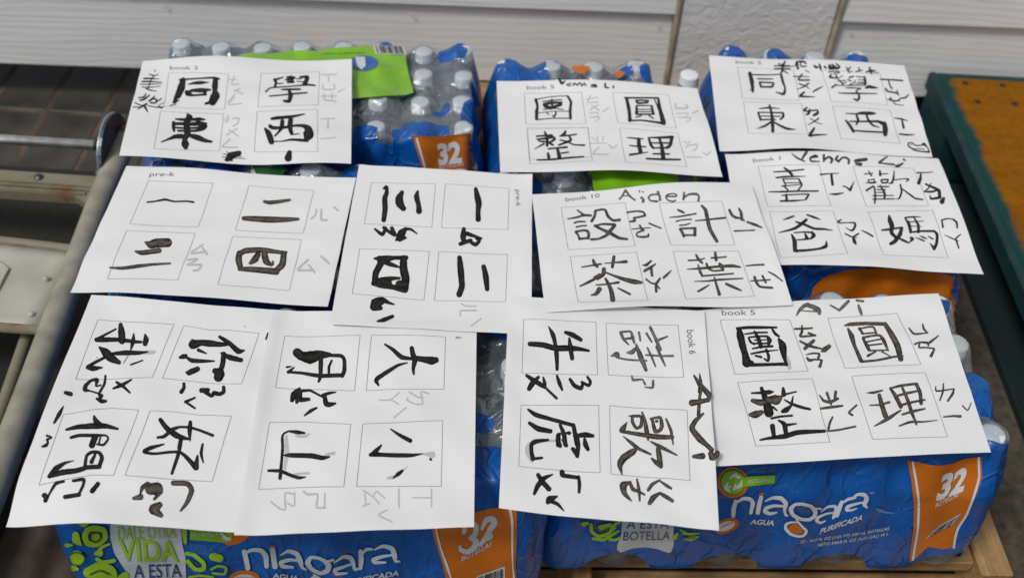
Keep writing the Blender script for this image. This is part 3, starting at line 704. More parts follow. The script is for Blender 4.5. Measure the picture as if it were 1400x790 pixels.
L1.strokes('leaf_mark', ["20 1130,165/10 1160,200/26 1190,205/14"], t6, M['white_print'], lift=.0020, parent=rg)
ov = L1.fill('oval_stamp', T_(ell(85, 435, 125, 68, 24, 0), *t4), M['orange'], lift=.0006)
L1.fill('stamp_centre', T_(ell(85, 440, 90, 44, 24, 0), *t4), M['panel_grey'], lift=.001, parent=ov)
L1.text('small_print', 'EMPAQUE', (323, 790), (347, 790), (0, -4), M['orange'], lift=.0021, parent=ov)

# middle and back packs on the left ----------------------------------
L2 = Pack(-.225, .985, .045, 'middle blue water pack of the left column, under the landscape pre-k sheet', 3)
L2.film(blobs=[(-.33, .87, .05), (-.05, .93, .05), (-.05, 1.03, .03), (-.40, 1.05, .06), (-.2, 1.06, .03)], clear=[(-.251, 1.05, .02)]); L2.bottles()
L2.fill('green_doodle', [(238, 222), (252, 226), (258, 236), (244, 238), (230, 233)], M['dgreen'], 'top')
L2.fill('green_doodle', [(345, 225), (392, 232), (384, 242), (350, 238)], M['dgreen'], 'top')
L3 = Pack(-.286, 1.260, .085, 'blue water pack at the back left with a large green top label and clear film', 4, pb=.0572)
L3.film(blobs=[(-.118, 1.178, .022), (-.055, 1.22, .032), (-.114, 1.233, .014), (-.15, 1.17, .022), (-.21, 1.165, .02), (-.06, 1.30, .02), (-.40, 1.37, .02), (-.33, 1.40, .015), (-.46, 1.37, .02), (-.108, 1.366, .022), (-.50, 1.28, .02), (-.2, 1.36, .014)], clear=[(-.19, 1.20, .03), (-.097, 1.32, .03), (-.14, 1.25, .03)], front_edge=.95); L3.bottles()
o = L3.fill('green_label', [(297, 92), (315, 82), (332, 75), (345, 73), (358, 75), (376, 74), (398, 70), (415, 70), (432, 71), (450, 67), (470, 66), (490, 65), (510, 64), (535, 64), (553, 66), (556, 90), (561, 110), (566, 128), (555, 131), (530, 132), (505, 134), (482, 136), (420, 140), (300, 140)], M['green'], 'top', lift=.0012, maxe=4)
bq = [(511, 63.5), (551, 65), (556, 76.5), (514, 75)]
L3.fill('barcode_patch', bq, M['white_print'], 'top', lift=.002, maxe=4, parent=o); V, F = bars(bq, 20, RS); L3.dec('barcode_bars', V, F, M['print_dark'], 'top', lift=.0026, parent=o)
L3.fill('logo_oval', ell(497, 88, 20, 10.5, 22), M['pblue'], 'top', lift=.002, parent=o, maxe=4)
L3.fill('logo_drop', [(486, 80), (499, 80), (501, 92), (495, 98), (488, 93)], M['white_print'], 'top', lift=.0027, parent=o, maxe=4)
L3.text('small_print', 'AGUA PURIFICADA', (442, 76), (500, 74.5), (0, -2), M['dgreen'], 'top', lift=.002, parent=o)
o = L3.fill('orange_panel', T_([(330, 570), (420, 578), (540, 570), (655, 558), (690, 680), (690, 800), (400, 800)], 480, 40, 3.95), M['orange'], lift=.0007)
L3.strokes('white_line', ["11 355,588 375,660 395,735 400,800"], (480, 40, 3.95), M['white_print'], parent=o)
L3.strokes('white_line', ["11 648,562 672,640 682,735 682,800"], (480, 40, 3.95), M['white_print'], parent=o)
L3.text('printed_number', '32', (599, 224), (632, 220.5), (-2, -28), M['white_print'], parent=o, offset=.05)
L3.text('small_print', 'BOTELLAS', (600, 230), (634, 226), (0, -5), M['white_print'], parent=o)

def end_print(p, u0, u1, z0, z1):      # rounded orange panel printed on the short end of a pack
    uu, vv = 2 * p.hx + p.hy + (u0 + u1) / 2, (z0 + z1) / 2
    na, nb = 26, 14; G = []; F = []
    for j in range(nb):
        for i in range(na):
            a = i / (na - 1) * 2 - 1; c = j / (nb - 1) * 2 - 1; k = math.sqrt(max(0, 1 - abs(c)**3.2)) if abs(c) < 1 else 0
            G.append((uu + a * max(k, .35) * (u1 - u0) / 2, (vv + c * (z1 - z0) / 2) / .22))
    F = [(j * na + i, j * na + i + 1, (j + 1) * na + i + 1, (j + 1) * na + i) for j in range(nb - 1) for i in range(na - 1)]
    mesh_obj('orange_end_print', surf_pts(p.sidez, np.array(G), .0009), F, M['orange'], p.root)
end_print(L3, -.09, .09, .03, .175)

# two turned packs on the right --------------------------------------
R3 = Pack(.085, 1.135, math.pi / 2 + .09, 'water pack at the back, centre, turned end-on under the book 5 sheet', 5)
R3.film(blobs=[(-.02, 1.334, .05), (.01, 1.30, .035), (.05, 1.36, .012), (.14, 1.345, .012), (.178, 1.35, .018), (.0, 1.07, .035), (.03, 1.0, .04), (.10, 1.345, .006)], clear=[(.052, 1.348, .012), (.102, 1.347, .02), (.052, 1.073, .024)]); R3.bottles()
o = R3.fill('green_label', [(805, 222), (850, 223), (923, 226), (954, 228), (954, 262), (812, 262), (808, 240)], M['green'], 'top', lift=.0012, maxe=4)
bq = [(924.5, 226), (951, 228), (951, 262), (924, 262)]
R3.fill('barcode_patch', bq, M['panel_grey'], 'top', lift=.002, maxe=4, parent=o)
V, F = bars([bq[3], bq[0], bq[1], bq[2]], 30, RS); R3.dec('barcode_bars', V, F, M['print_dark'], 'top', lift=.0026, parent=o)
R3.strokes('orange_doodle', ["60 545,215/20 600,225/60 650,210/20"], (670, 50, 4.83), M['orange'], 'top', lift=.0015)
R3.strokes('orange_doodle', ["40 825,245/20 850,255/50 880,250/20"], (670, 50, 4.83), M['orange'], 'top', lift=.0015)
R4 = Pack(.408, 1.203, math.pi / 2 + .075, 'water pack at the back right with its orange printed end facing forward', 6)
R4.film(blobs=[(.30, 1.41, .02), (.37, 1.41, .02), (.49, 1.40, .03), (.45, 1.41, .012), (.30, 1.2, .03), (.37, .97, .06), (.5, .97, .04)], clear=[(.43, 1.41, .02)]); R4.bottles()
R4.fill('green_label', [(1112, 196), (1180, 198), (1262, 204), (1270, 228), (1100, 224)], M['green'], 'top', lift=.0012, maxe=4)
R4.fill('orange_end_print', T_([(525, 470), (535, 440), (560, 410), (600, 385), (680, 362), (800, 356), (950, 366), (1070, 378), (1130, 405), (1155, 450), (1155, 500), (1130, 575), (1100, 590), (1040, 600), (900, 600), (700, 560), (560, 520)], 930, 246, 2.96), M['orange'], 'left', lift=.0008)
R1.fill('orange_end_print', T_([(60, 85), (130, 90), (150, 160), (120, 260), (60, 300), (50, 200)], *t8), M['orange'], lift=.0006) if False else None

# loose bottle between the two turned packs
lb = link(bpy.data.objects.new('water_bottle', ME_B)); lb.location = (.232, 1.345, ZB + .0); tag(lb, 'loose clear water bottle with white cap standing by the stucco pillar', 'bottle')
link(bpy.data.objects.new('cap', ME_C), lb); link(bpy.data.objects.new('bottle_label', ME_L), lb)

# ---------------------------------------------------------------- paper sheets
LL, SS = .2794, .2159
SH = {  # x, y, turn, (width, height), photo corners TL TR BR BL (None = hidden under another sheet), layer height
 'book2_left': (-.369, 1.183, .138, (LL, SS), [(195, 84), (481, 81), (480, 224), (163, 213)], .0055, 'sheet of bold black characters at the back left, with a scribble on its lower edge'),
 'prek_left': (-.339, .936, .015, (LL, SS), [(173, 227), (487, 243), (448, 419), (96, 400)], .001, 'pre-k practice sheet with characters one to four on the left, second row'),
 'prek_turned': (-.088, .943, .029, (SS, LL), [(491, 225), (728, 238), None, (451, 443)], .0045, 'pre-k sheet turned sideways in the middle left, numeral strokes standing upright'),
 'book5_venus': (.107, 1.195, .077, (LL, SS), [(679, 111), (953, 121), (988, 242), (684, 235)], .0075, 'book 5 sheet at the back centre with a name brushed over its top edge'),
 'book2_right': (.399, 1.277, -.003, (LL, SS), [(969, 76), (1236, 90), (1275, 215), (984, 207)], .0055, 'book 2 sheet at the back right with a small seal drawing in its corner'),
 'book1_venus': (.406, 1.056, .036, (LL, SS), [(991, 211), (1283, 217), (1345, 375), None], .001, 'book 1 sheet on the right, second row, its top tucked under the seal-marked sheet'),
 'book10_aiden': (.164, .968, .125, (LL, SS), [(727, 266), None, (1084, 417), (746, 427)], .0085, 'book 10 sheet written in washed grey ink, in the middle of the second row'),
 'prek_friends': (-.334, .676, .042, (SS, LL), [(125, 403), (404, 425), None, (8, 720)], .0005, 'sideways sheet at the front left corner, drooping over the pack edge'),
 'prek_big': (-.143, .69, .119, (SS, LL), [(373, 423), (652, 424), (648, 720), (320, 731)], .0035, 'sideways sheet at the front with the characters for moon, mountain, big and small'),
 'book6_avi': (.102, .723, -.022, (SS, LL), [(696, 404), (963, 425), (983, 725), (682, 694)], .006, 'sideways book 6 sheet at the front with a name brushed down its right edge'),
 'book5_avi': (.346, .80, .035, (LL, SS), [(948, 425), (1283, 401), (1355, 618), (968, 638)], .001, 'book 5 sheet at the front right with a thick black boxed character'),
}
CATN = {}
class Sheet:
    def __init__(s, key):
        cx, cy, th, (w, h), px, z, label = SH[key]; s.key = key
        c, sn = math.cos(th), math.sin(th); cor = []
        r = np.random.RandomState(len(label) * 7 + 3)
        s.wv = [(r.uniform(.0005, .0012), r.uniform(3, 8), r.uniform(-5, 5), r.uniform(0, 6)) for _ in range(3)] + [(r.uniform(.0002, .0004), r.uniform(-22, 22), r.uniform(14, 26), r.uniform(0, 6)) for _ in range(3)]
        s.extra = EXTRA.get(key, [])
        for k, (lx, ly) in enumerate(((-w / 2, h / 2), (w / 2, h / 2), (w / 2, -h / 2), (-w / 2, -h / 2))):
            P = np.array([cx + lx * c - ly * sn, cy + lx * sn + ly * c, 0.0])
            if px[k] is not None:
                d = ray(px[k])[0]; t = (P - CPOS) @ d; Q = CPOS + d * t       # nearest point of the sight line
                zt = max(.0, min(.012, Q[2])) + z; e = float(s.dz(np.array([(0., 1., 1., 0.)[k]]), np.array([(0., 0., 1., 1.)[k]]))[0])
                P = on_plane(px[k], zt + e)[0]; P[2] -= e
            else: P[2] += z; P = on_plane(proj(P - np.array([0, 0, z])), z)[0] if z else P
            cor.append(P)
        s.c = cor
    def dz(s, a, b):
        dz = sum(am * np.sin(ka * a + kb * b + ph) for am, ka, kb, ph in s.wv)
        for (ua, vb, ra, rb, hgt) in s.extra: dz = dz + hgt * np.exp(-((a - ua) / ra)**2 - ((b - vb) / rb)**2)
        return dz
    def S(s, a, b):
        a = np.asarray(a, float); b = np.asarray(b, float); A, B = a[:, None], b[:, None]
        P = (s.c[0] * (1 - A) + s.c[1] * A) * (1 - B) + (s.c[3] * (1 - A) + s.c[2] * A) * B
        P = P.copy(); P[:, 2] += s.dz(a, b); return P
    def guess(s, px): return np.tile([.5, .5], (len(px), 1)).astype(float)
# local bends: (u, v, radius u, radius v, height)
EXTRA = {
 'book2_left': [(.35, 0, .25, .15, .003), (.6, 1, .2, .12, -.003)],
 'prek_left': [(.3, 0, .2, .12, .004), (.7, 0, .2, .12, -.003), (0.0, 1, .15, .15, -.004)],
 'prek_turned': [(1.05, -.05, .13, .08, .008), (.4, 1.0, .4, .05, .004), (1.0, .7, .08, .25, .003)],
 'book5_venus': [(.5, 1, .3, .15, .008), (.5, 0, .36, .14, .008), (1.0, .55, .10, .25, .005)],
 'book2_right': [(.3, 1, .25, .14, .006)],
 'book1_venus': [(.38, 0, .32, .16, .010), (.5, 1, .3, .12, .005), (1.0, .5, .1, .3, .004)],
 'book10_aiden': [(.6, 0, .35, .18, .008), (.35, 1.0, .35, .07, .005), (1.0, .7, .06, .25, .004), (0, .3, .08, .2, .003)],
 'prek_friends': [(0, 1, .22, .12, -.014), (.55, 1, .3, .08, .004), (.0, .45, .10, .2, .003), (.35, 0, .3, .06, .003)],
 'prek_big': [(0.0, .45, .05, .5, .0040), (0.0, 1.0, .1, .1, .002), (.7, 1.0, .3, .05, .002)],
 'book6_avi': [(.5, 1, .3, .08, .001), (1.0, .7, .07, .3, .003), (0, .4, .06, .3, .002), (.5, 0, .3, .06, -.002)],
 'book5_avi': [(.8, 0, .25, .12, .003), (.42, 0, .2, .12, .005)],
}
INK = r"""
S book2_left
T 175 85 8.75
H book 2|500,92|838,92|4,-46
B 490,130 1205,145 1155,570 430,535
G 同 d
60 660,215 640,300/90 600,400/80
40 575,420/50 560,480/45
14 610,460 545,485/30
14 505,522 575,510/8
26 620,215 820,200/18 1020,190 1090,205/24
60 1045,215 1040,290/75 1040,350 1045,400/110 1010,480/90
44 1040,470 930,500/30
10 720,270 790,255/34 860,250/44 970,245/8
56 705,365 720,385 760,345/36 870,340/56 985,335/24
40 735,395 800,400/24 930,390/30
36 900,350 925,370
B 390,590 1145,620 1095,1065 310,1040
G 美樂 d
14 320,100 325,112
14 260,150 310,165 365,150/6
14 310,165 265,240 240,320/12
20 190,200 250,198 370,205/6
20 170,235 250,235 410,245/6
12 150,268 270,268 400,262/4
12 165,300 270,305 390,290/6
16 215,320 270,340 345,352/8
12 215,380 190,420/20 125,430/14
16 255,400 190,450/24 140,460
12 320,410 270,460/26 245,470
18 290,440 340,450 330,490 270,490
14 400,440 340,480
8 425,490 360,530 400,548/26
14 85,490 150,520 200,525/16
12 60,540 160,540 220,505/26
26 190,520 215,560 235,600/10
12 240,525 350,545 430,540/6
16 170,535 115,570/6
T 175 145 8.75
G 東 d
36 715,105/34 735,140/80 700,200/75 710,330/80 680,400/60 685,460/95 690,495/60
20 570,158 640,165/34 760,165/34 850,160/44 920,165/20
40 545,200 545,250/45 550,300/30
34 540,215 640,215/40 780,225/36 930,215/36
60 840,200 860,240/36 920,240/60 900,275/40 800,300/30 600,300/26
24 560,262 700,268 900,262/30
40 760,215 890,215/56
16 400,432/14 470,405/24 560,370/50 640,365/60
60 740,355/44 830,380/70 920,415/50 1000,430/26
G 黑 d
40 1190,640/60 1230,600/90 1330,565/60
10 1140,575 1260,600/14 1360,605/6
10 1130,612 1400,632/4
12 1185,550 1210,580
10 1150,650 1240,650/30
T 330 85 8.75
B 235,140 935,115 920,515 200,540
G 學 d
16 500,185 400,215/28
24 400,215/40 415,250/34 400,295/30
14 410,262 495,258
24 550,185/30 600,195/60 640,190
20 530,215 600,210
30 555,240 620,240/34
14 660,205 720,200
40 700,180/20 790,185/44 760,260/56
12 665,235 740,240
16 295,355/22 350,312/16 500,300 640,288 800,275/24 880,283/22
16 480,332 560,330/26 700,328/24
16 335,410 450,400 650,380/22 785,370/18
44 575,360/40 590,400/56 570,470/44 510,468/30
B 190,595 910,570 915,1075 155,1075
G ㄒㄩㄝˊ l
14 960,155 1140,150
16 1040,160 1045,235
18 975,270 980,330 1110,325 1110,265
18 990,385 1000,455 1130,470
14 960,410 1140,410
18 1085,380 1085,440
16 1160,360 1250,310/6
T 175 85 8.75
G ㄊㄨㄥˊ l
12 1210,210 1300,215
14 1270,170 1240,270 1320,265
16 1340,320 1270,350
16 1280,340 1370,385
16 1280,385 1200,480
14 1270,430 1200,510 1360,498
T 175 145 8.75
G ㄉㄨㄥ l
16 1200,120 1160,180
18 1250,150 1330,150 1310,210 1260,240
16 1210,150 1180,200
16 1210,285 1320,365
16 1305,270 1180,350
18 1220,400 1130,490 1310,497
T 330 145 8.75
G 西 d
30 365,155/34 430,145/42 600,130/36 700,110/24 755,98/14
50 490,185 485,250/54
30 490,260/40 440,320/26 400,362/20
60 590,170 580,250/60 600,330/44
16 600,345 690,335/14
30 345,245/50 380,265/44 500,262/34 640,238/30 740,240/44 800,280/90 800,350/130 770,410/50
50 285,275/30 325,330/70 360,430/70
14 400,425 480,425/14 600,405/28 720,412/36 790,420/30
G 、 d
80 575,560/60 560,625/90
G ㄒㄧ l
14 950,155 1120,152
20 1038,160 1035,265
14 950,395 1130,378
S book5_venus
T 680 100 8.75
H book 5|350,200|678,190|2,-50
G 喜Venus k
22 740,75/26 770,125/34 810,100/16
14 880,125 830,140 850,155 880,150
16 910,150 920,125 960,150
16 960,140 990,120 1010,155 1040,125 1060,155
14 1180,140 1120,145 1180,155 1190,168 1120,168
22 1290,130 1290,170/24 1340,180/12
20 1385,160 1390,180
B 320,245 1010,232 1060,605 345,615
G 團 k
28 460,320/36 480,400/30 470,460/40 468,550/40
14 465,318 640,285/10 840,275/12
26 840,280 880,350/32 870,450/34 875,545/34
14 480,560 640,545/12 880,542
10 490,480 680,460/8 860,460
14 545,345 650,330 770,322
40 650,310/14 655,370/24 650,430/20
34 560,380/40 640,360 770,355/24
40 570,400 640,420 760,380/36
12 550,440 660,425 790,440/10
20 690,455/10 700,480 680,525/20 655,510/10
12 590,480 620,500
B 355,655 1085,655 1130,1005 390,1035
G ㄊㄨㄢˊ l
12 1070,320 1200,290
14 1115,270 1080,350 1200,350
14 1210,380 1110,440
14 1130,390 1220,450
12 1100,480 1200,475 1190,520 1100,530 1230,530 1180,580
16 1260,465 1330,420
T 700 165 8.75
B 180,105 905,82 965,482 215,520
G 整 k
22 295,190 480,175/24
24 390,140 420,200/34 420,300/34
18 300,220 330,250
30 320,225/20 400,215 490,200/30 510,225/30 450,265/26
20 340,250 440,258
20 380,280/26 275,340/10
30 440,265 490,295/24
34 640,130/24 620,170/44 570,190/14
22 590,185 680,180/20 770,165/18
26 690,200 700,240/30 560,295/22
18 575,235 650,250 740,290 865,297/22
20 435,340 530,330/20 655,320/26
50 545,345/36 565,430/50
18 590,392 675,380/18
34 430,395/30 440,440/40
16 300,475 500,465/24 700,445/22 855,435/20
G ㄓㄥˇ l
12 950,200 1000,240
14 1090,190 1085,240
14 1020,180 1025,270
12 940,275 1130,270
16 1040,320 970,400 1150,405
18 1160,290 1205,330 1265,285/8
T 820 110 8.75
B 155,150 825,175 915,575 220,510
G 圓 k
32 320,215/36 345,330/44 355,400/40 360,480/46
22 300,212 480,212 690,212/20
20 360,485 500,480 690,505/26 770,520/40
40 700,220/30 720,350/44 760,500/60
16 655,230 685,300 720,400
18 430,245 460,275/28 570,270/20
24 440,245 500,240/18 580,250/26
26 440,310 440,400/36
16 440,305 620,305/14
28 620,310 640,400/34
12 450,350 620,350
12 460,378 620,378
22 440,408 650,408/18
16 490,410 490,430 430,445/12
18 590,425 640,458/16
B 238,572 935,635 1040,1036 315,981
G ㄩㄢˊ l
20 905,280 915,335 1050,330 1030,290
12 920,400 1050,395 1040,440 940,445 1090,450 1040,500
18 1110,395 1175,365
T 820 165 8.75
G 理 k
14 330,205 430,215/20 515,220/16
44 465,225 470,300/50 490,380/50
16 360,300 450,310/18 550,315/16
26 360,410 450,398/24 575,380/10
28 585,210/26 610,290/34 640,330/30
24 590,205/14 700,205/26 870,200/36
44 860,200 845,290/40 800,330/30
18 640,330 830,325/22
16 620,270 820,270/22
30 710,210 740,300/40 750,370/50 760,455/50
20 640,400 830,402/20
22 560,458 740,465/26 960,468/22
G ㄌㄧˇ l
12 1010,250 1050,270
12 1080,240 1030,330
16 1060,300 1160,285 1160,330 1120,360
14 1040,438 1220,440
16 1240,385 1280,410 1325,375
S book2_right
T 980 70 8.75
H book 2|228,150|535,162|-4,-40
B 250,195 920,230 985,590 305,565
G 同 k
36 395,270/44 420,370/50 430,485/30
14 445,440 390,475/8
18 430,285 600,288/14 760,280/14
24 770,290/30 790,370/30 815,440/22 810,500/34 780,520/26
26 800,520 710,495/14
18 490,335 600,337/16 665,337/14
22 510,380 530,430/28
20 510,375 640,380/18 675,385
30 675,390 660,430/26 530,432/20
B 320,605 1010,630 1090,990 380,985
G 鄭惟謙 d
20 720,90 770,95/14
16 740,150 780,190/20
24 815,130 790,190/20
16 690,180 760,180 870,175/10
20 690,215 780,215 880,215/14
22 785,160 785,230/26 760,280/16
16 790,235 850,270/14
10 800,190 920,185
26 940,180/20 960,130/20 1040,130 1070,155/16
26 965,150/20 970,210/30
16 1000,140 1010,185 1070,185
14 1060,235 1110,260/6
26 1165,180 1190,200/30
14 1205,190 1215,200
18 1225,160 1240,200/28 1245,240/10
24 1290,190 1305,205
20 1340,180 1350,210/30 1400,210/30
T 1110 75 8.75
G 鄭 d
26 210,130 230,160/34 260,170
24 290,110/16 330,150/26 310,165
20 240,120 260,140/30 300,170/30
14 200,210 300,200 330,215/14 260,230
22 230,240 215,270/26 300,280/16 290,250
16 415,155 430,190/20 460,150/16
12 440,200 440,215/14 480,200
14 560,155 575,200/16
18 530,205 610,185/8
20 690,155 700,200/24 715,235/14
16 650,210 700,195/24 760,190/10
14 700,205 800,220/6
G 學 k
14 300,280 340,320/16 370,355/20
10 370,250 320,280
12 310,320 400,310
14 360,350 410,330
22 450,275 500,260/16
16 430,300 470,320
14 520,310 490,350 450,360
12 530,265 630,270
26 630,270 640,350/34
10 550,300 620,305
10 550,330 620,335
12 520,350 620,350/12
26 240,395/22 290,360/20
12 290,368 450,372/10 640,370
14 410,398 500,400 590,405/12
16 580,405 530,440/18 560,480/24 565,520/30 540,548/28 500,530/18
12 320,460 450,465/20 600,465/18 775,468/12
34 645,400/24 680,385/40 740,395/30 790,400/8
T 980 70 8.75
G ㄊㄨㄥˊ k
14 920,305 1100,310/10
20 1020,280 975,345/20 1040,350 1105,350/20
16 985,395 1060,420 1110,455/6
20 1095,390 1040,430/16 960,460/6
24 1045,495 995,540/30 1080,548/20 1175,550/6
16 1150,490 1200,460/22 1260,430/12
T 980 130 8.75
G 東 k
14 510,165 620,155/22 750,165/8
24 630,125 650,200/30 665,300/40 670,435/40
24 495,215/24 525,300/28
16 500,210 650,212/16 780,215/20
30 790,220 795,260/30 760,295/22
14 530,255 760,258
18 530,298 700,295
20 650,325/26 570,375/26 480,405/8
26 690,330/20 760,370/26 840,405/30 940,415/8
G ㄉㄨㄥ k
30 1080,155/20 1040,185/24 1100,200/16
24 1110,180 1095,225/34 1060,240/12
28 1120,190/20 1200,185/20 1205,220/34 1160,245/30
12 1120,285 1190,330 1260,352/6
22 1215,285 1150,330/14 1090,358/10
34 1165,400/24 1120,470/40 1130,490
24 1100,488 1200,480/24 1320,475/8
T 1110 75 8.75
G ㄒㄩㄝˊ k
18 820,297 920,300 1085,312/20
16 915,300 930,360 955,405/20
20 885,410/26 905,440 1010,460 1040,485/14
14 1015,430 1035,480/16
14 940,510 930,545/16 1000,555/20 1050,550
10 900,540 960,530
12 975,570 1000,595 1100,608/6
16 1030,550 1060,525 1120,515/20 1155,480/14
B 120,190 820,240 905,605 230,560
B 245,615 930,665 1058,1065 349,1005
T 1120 135 8.75
G 西 k
16 320,178/12 440,185/20 500,175/36 620,178/42 680,180/10
24 445,195 465,260/34 445,310/22
26 565,200 590,260/30 640,320/24 715,345/12
30 320,265/24 370,330/34 410,395/34
16 360,275 560,275/22 700,275/30 760,300/50
50 780,300/50 790,370/64 790,430/50
16 420,385 560,395/20 760,405/20
G ㄒㄧ k
12 900,235 980,245/20 1060,268/6
22 990,265 1010,350/30
18 960,425 1050,435/22 1140,432/6
G 印 d
18 1065,530/14 1070,570/18 1150,620 1240,635/16 1310,640/24
14 1070,530 1110,530 1150,560 1220,560 1250,545/34 1290,580/16 1320,640
10 1130,605 1190,600 1260,610
8 1090,550 1110,555
S book1_venus
T 1020 200 8.75
H book 1|85,195|412,165|-4,-48
B 145,240 875,222 1020,712 260,720
G Venus m
22 545,88/10 610,140/24 700,185/16
30 725,70/34 690,120/30 665,165/20
24 830,110 770,140/24 780,180 880,185/14
18 780,140 855,125/24 820,110
30 930,110 930,180/24
24 940,160 990,130 1030,160/36 1015,200/24
26 1095,120 1075,160/30 1110,185
24 1110,180 1150,140 1200,140/26 1230,170/30 1225,210/24
34 1300,180/26 1390,165/40
24 1320,215 1370,225/30
G 喜 k
16 330,308 500,300/20 690,280/18
24 455,260/20 510,300/34 550,345/30
20 360,378 500,365/24 710,362/6
18 440,395 470,460/20
14 445,395 620,390/12
20 630,395 660,450/30
12 465,440 640,440
14 425,480 660,460/10
18 450,475 500,525/20
18 670,465 620,535/20
20 270,548/12 450,545/22 600,540/20 860,538/20
30 480,580/24 485,640/34
16 430,590 600,578/14 745,575/16
24 750,580 715,635/26
20 410,658 550,655/24 700,645/10
G ㄒㄧˇ k
22 890,340 1000,330/14 1105,325/10
30 1020,340 1035,460/32
20 1000,575/12 1080,575/26 1165,560/12
16 1160,480 1200,490/16 1240,525/26
20 1245,525/34 1290,425/6
B 1280,240 2000,265 2185,712 1440,722
T 1160 200 8.75
G enus m
40 90,175 210,160/40
26 90,210 150,215/34
26 465,125/16 370,195/30 400,205/18 545,222/24
24 660,160 675,170
30 650,205/20 600,235/36 570,240
G 歡 k
14 190,335 290,325
16 240,300 275,355/20
24 375,295/20 380,345/34
12 390,335 470,330
12 230,405 300,400
16 240,410 250,440 320,440
14 300,390 320,440
14 215,440 330,430/14
20 390,410 405,440 470,435
20 395,405 470,400 465,435
16 350,485 480,485
26 295,480/22 215,530/24
20 310,490 320,600/24 315,685/20
30 380,470/14 430,560/30 430,620/24
14 340,520 440,520
12 340,555 430,555
14 290,595 540,590/10
14 290,635 550,632
20 545,300/14 540,380/24 520,435/26
14 540,405 680,390/12 715,400/26 690,425/10
18 490,448 530,440/16
20 620,460 635,540/26 610,620/20 570,635/8
14 640,510 720,570/20 800,625/22 890,640/18
G ㄏㄨㄢ k
18 820,318 900,318/14 1010,310/10
34 865,340/24 860,390/36 840,440/44
24 925,455 980,480/26 1080,530/40 1090,600/40
24 990,440/10 960,500/16 905,545/16
20 920,545 1000,545/26 1090,520/16
24 975,590/14 990,630/26 1100,615/34
50 1140,625/34 1120,665/60
T 1040 275 8.75
B 105,125 865,118 1045,628 240,680
G 爸 k
26 270,225/10 330,205/24 395,180/20
28 555,165/20 640,195/28 710,220/12
30 545,225/36 480,280/40 400,330/34 220,378/12
18 420,248 520,280/30 640,330/30 750,335/26 858,350/10
44 370,400/20 405,480/54 410,580/50 440,600/34
30 400,595 540,590/30 700,570/26 780,540/44 785,485/16
16 400,378 520,372/18 620,375/26
36 610,375/24 635,410/50 600,450/24
16 440,465 560,455/22 620,440/14
30 530,390/20 550,440/44
G ㄅㄚˋ k
16 965,222 925,245/24 950,265/16
16 940,262 1040,258/14 1110,258/20
26 1125,265 1130,300/30 1100,350/26 1060,345/14 1018,318/8
16 1010,390 1080,425/18 1150,440/6
20 1170,390 1110,430/24 1120,480/44 1140,515/20
18 1205,352/10 1270,380/20 1340,422/20
T 1180 275 8.75
B 60,130 830,112 1022,680 245,642
G 媽 k
40 310,175/24 320,230/56 345,300/56 340,380/44 400,440/34
20 225,348 300,340/26 470,315/20
40 460,330 440,400/50 380,480/50 330,510/40
20 400,430 480,470/30 545,500/20
24 500,205/14 545,270/40 570,370/36
18 500,200 590,190/20 690,190/8
16 610,200 660,290/34 660,370/36
14 550,250 720,240/10
12 560,300 700,305/8
20 560,375 700,360/24 850,360/28
34 850,360/26 885,400/36 880,500/36 850,570/36
36 850,570/40 800,505/10
30 570,440/30 590,455/40 555,495/10
20 625,435/8 690,460/20 735,478/14
20 680,415/8 720,435/22 760,450/12
18 775,420/8 810,440/20 845,458/10
G ㄇㄚ k
30 940,225/16 955,310/26
20 940,230 1010,210/16 1080,220/14
24 1080,220 1120,260/26 1125,320/20
16 975,405/8 1060,445/16 1140,478/10
18 1165,400/14 1110,450/20 1130,520/20 1145,565/16
S prek_left
T 140 225 4.375
H pre-k|280,72|430,70|8,-28
B 275,97 662,112 572,375 165,355
B 877,127 1267,155 1200,412 795,393
B 145,395 555,413 450,692 30,685
B 780,430 1190,450 1118,755 690,718
G 一 d
10 268,226 320,220 375,210/14 430,222 500,220 545,226/12
G 二 m
18 968,222 1000,228/24 1060,222/22 1120,213/16
34 845,322/26 900,325/34 1000,330/38 1100,330/30 1170,327/18
G 三 m
50 255,465/10 290,478/50 330,470/56 390,468/54
30 200,520/14 240,528/30 340,515/30
16 45,617/10 120,620/20 220,607/22 300,598/16 405,592/12
G 四 m
34 820,530 815,570/40 825,615/34
30 820,535 860,515/34 960,512/32 1060,525/24 1100,525/16
36 1085,535 1075,600/40 1030,640/30
30 820,625/24 900,628/34 1040,640/40
30 930,540/34 910,570/40 885,590/20
40 970,540 980,580/40 1010,600/20
12 1020,580 1020,600
G ㄦˋ l
12 1280,270 1275,300 1250,325
14 1310,270 1310,330 1345,332
12 1385,255 1410,275
G ㄙㄢ l
12 600,480 530,530 620,522
14 600,500 625,535
12 510,570 570,565 510,600
14 510,600 590,600 575,630 545,635
G ㄙˋ l
14 1230,570 1170,630 1260,632
12 1235,600 1270,645
14 1310,550 1355,590
S prek_turned
T 480 225 5.385
H pre-k|1212,185|1215,308|36,4
B 150,135 622,142 595,462 98,438
B 695,143 1163,178 1155,480 665,465
G 三 d
30 240,178/16 260,165/26 262,210/32 248,250/40 250,330/40 240,410/34
50 375,205/30 355,250/56 360,290/60 385,325/40
34 490,200/20 482,240/40 497,300/36 500,345/44
G 一 d
36 918,180/28 930,240/46 940,290/46 935,340/36 935,405/40
G ㄙㄢ d
26 175,475/16 230,515/30 255,465/20
24 240,465 300,510/26 315,500
30 300,470 318,515/36
44 400,475/30 370,510/60 330,560/14
24 400,475 440,478/20 485,510/10
50 360,545 400,540/20
G ㄧ d
36 830,475/30 825,530/44 830,580/24
26 855,510/34 960,545/16
30 805,585 860,565/30 880,560
24 870,565 915,590/30 945,560/24 925,545
T 470 320 5.385
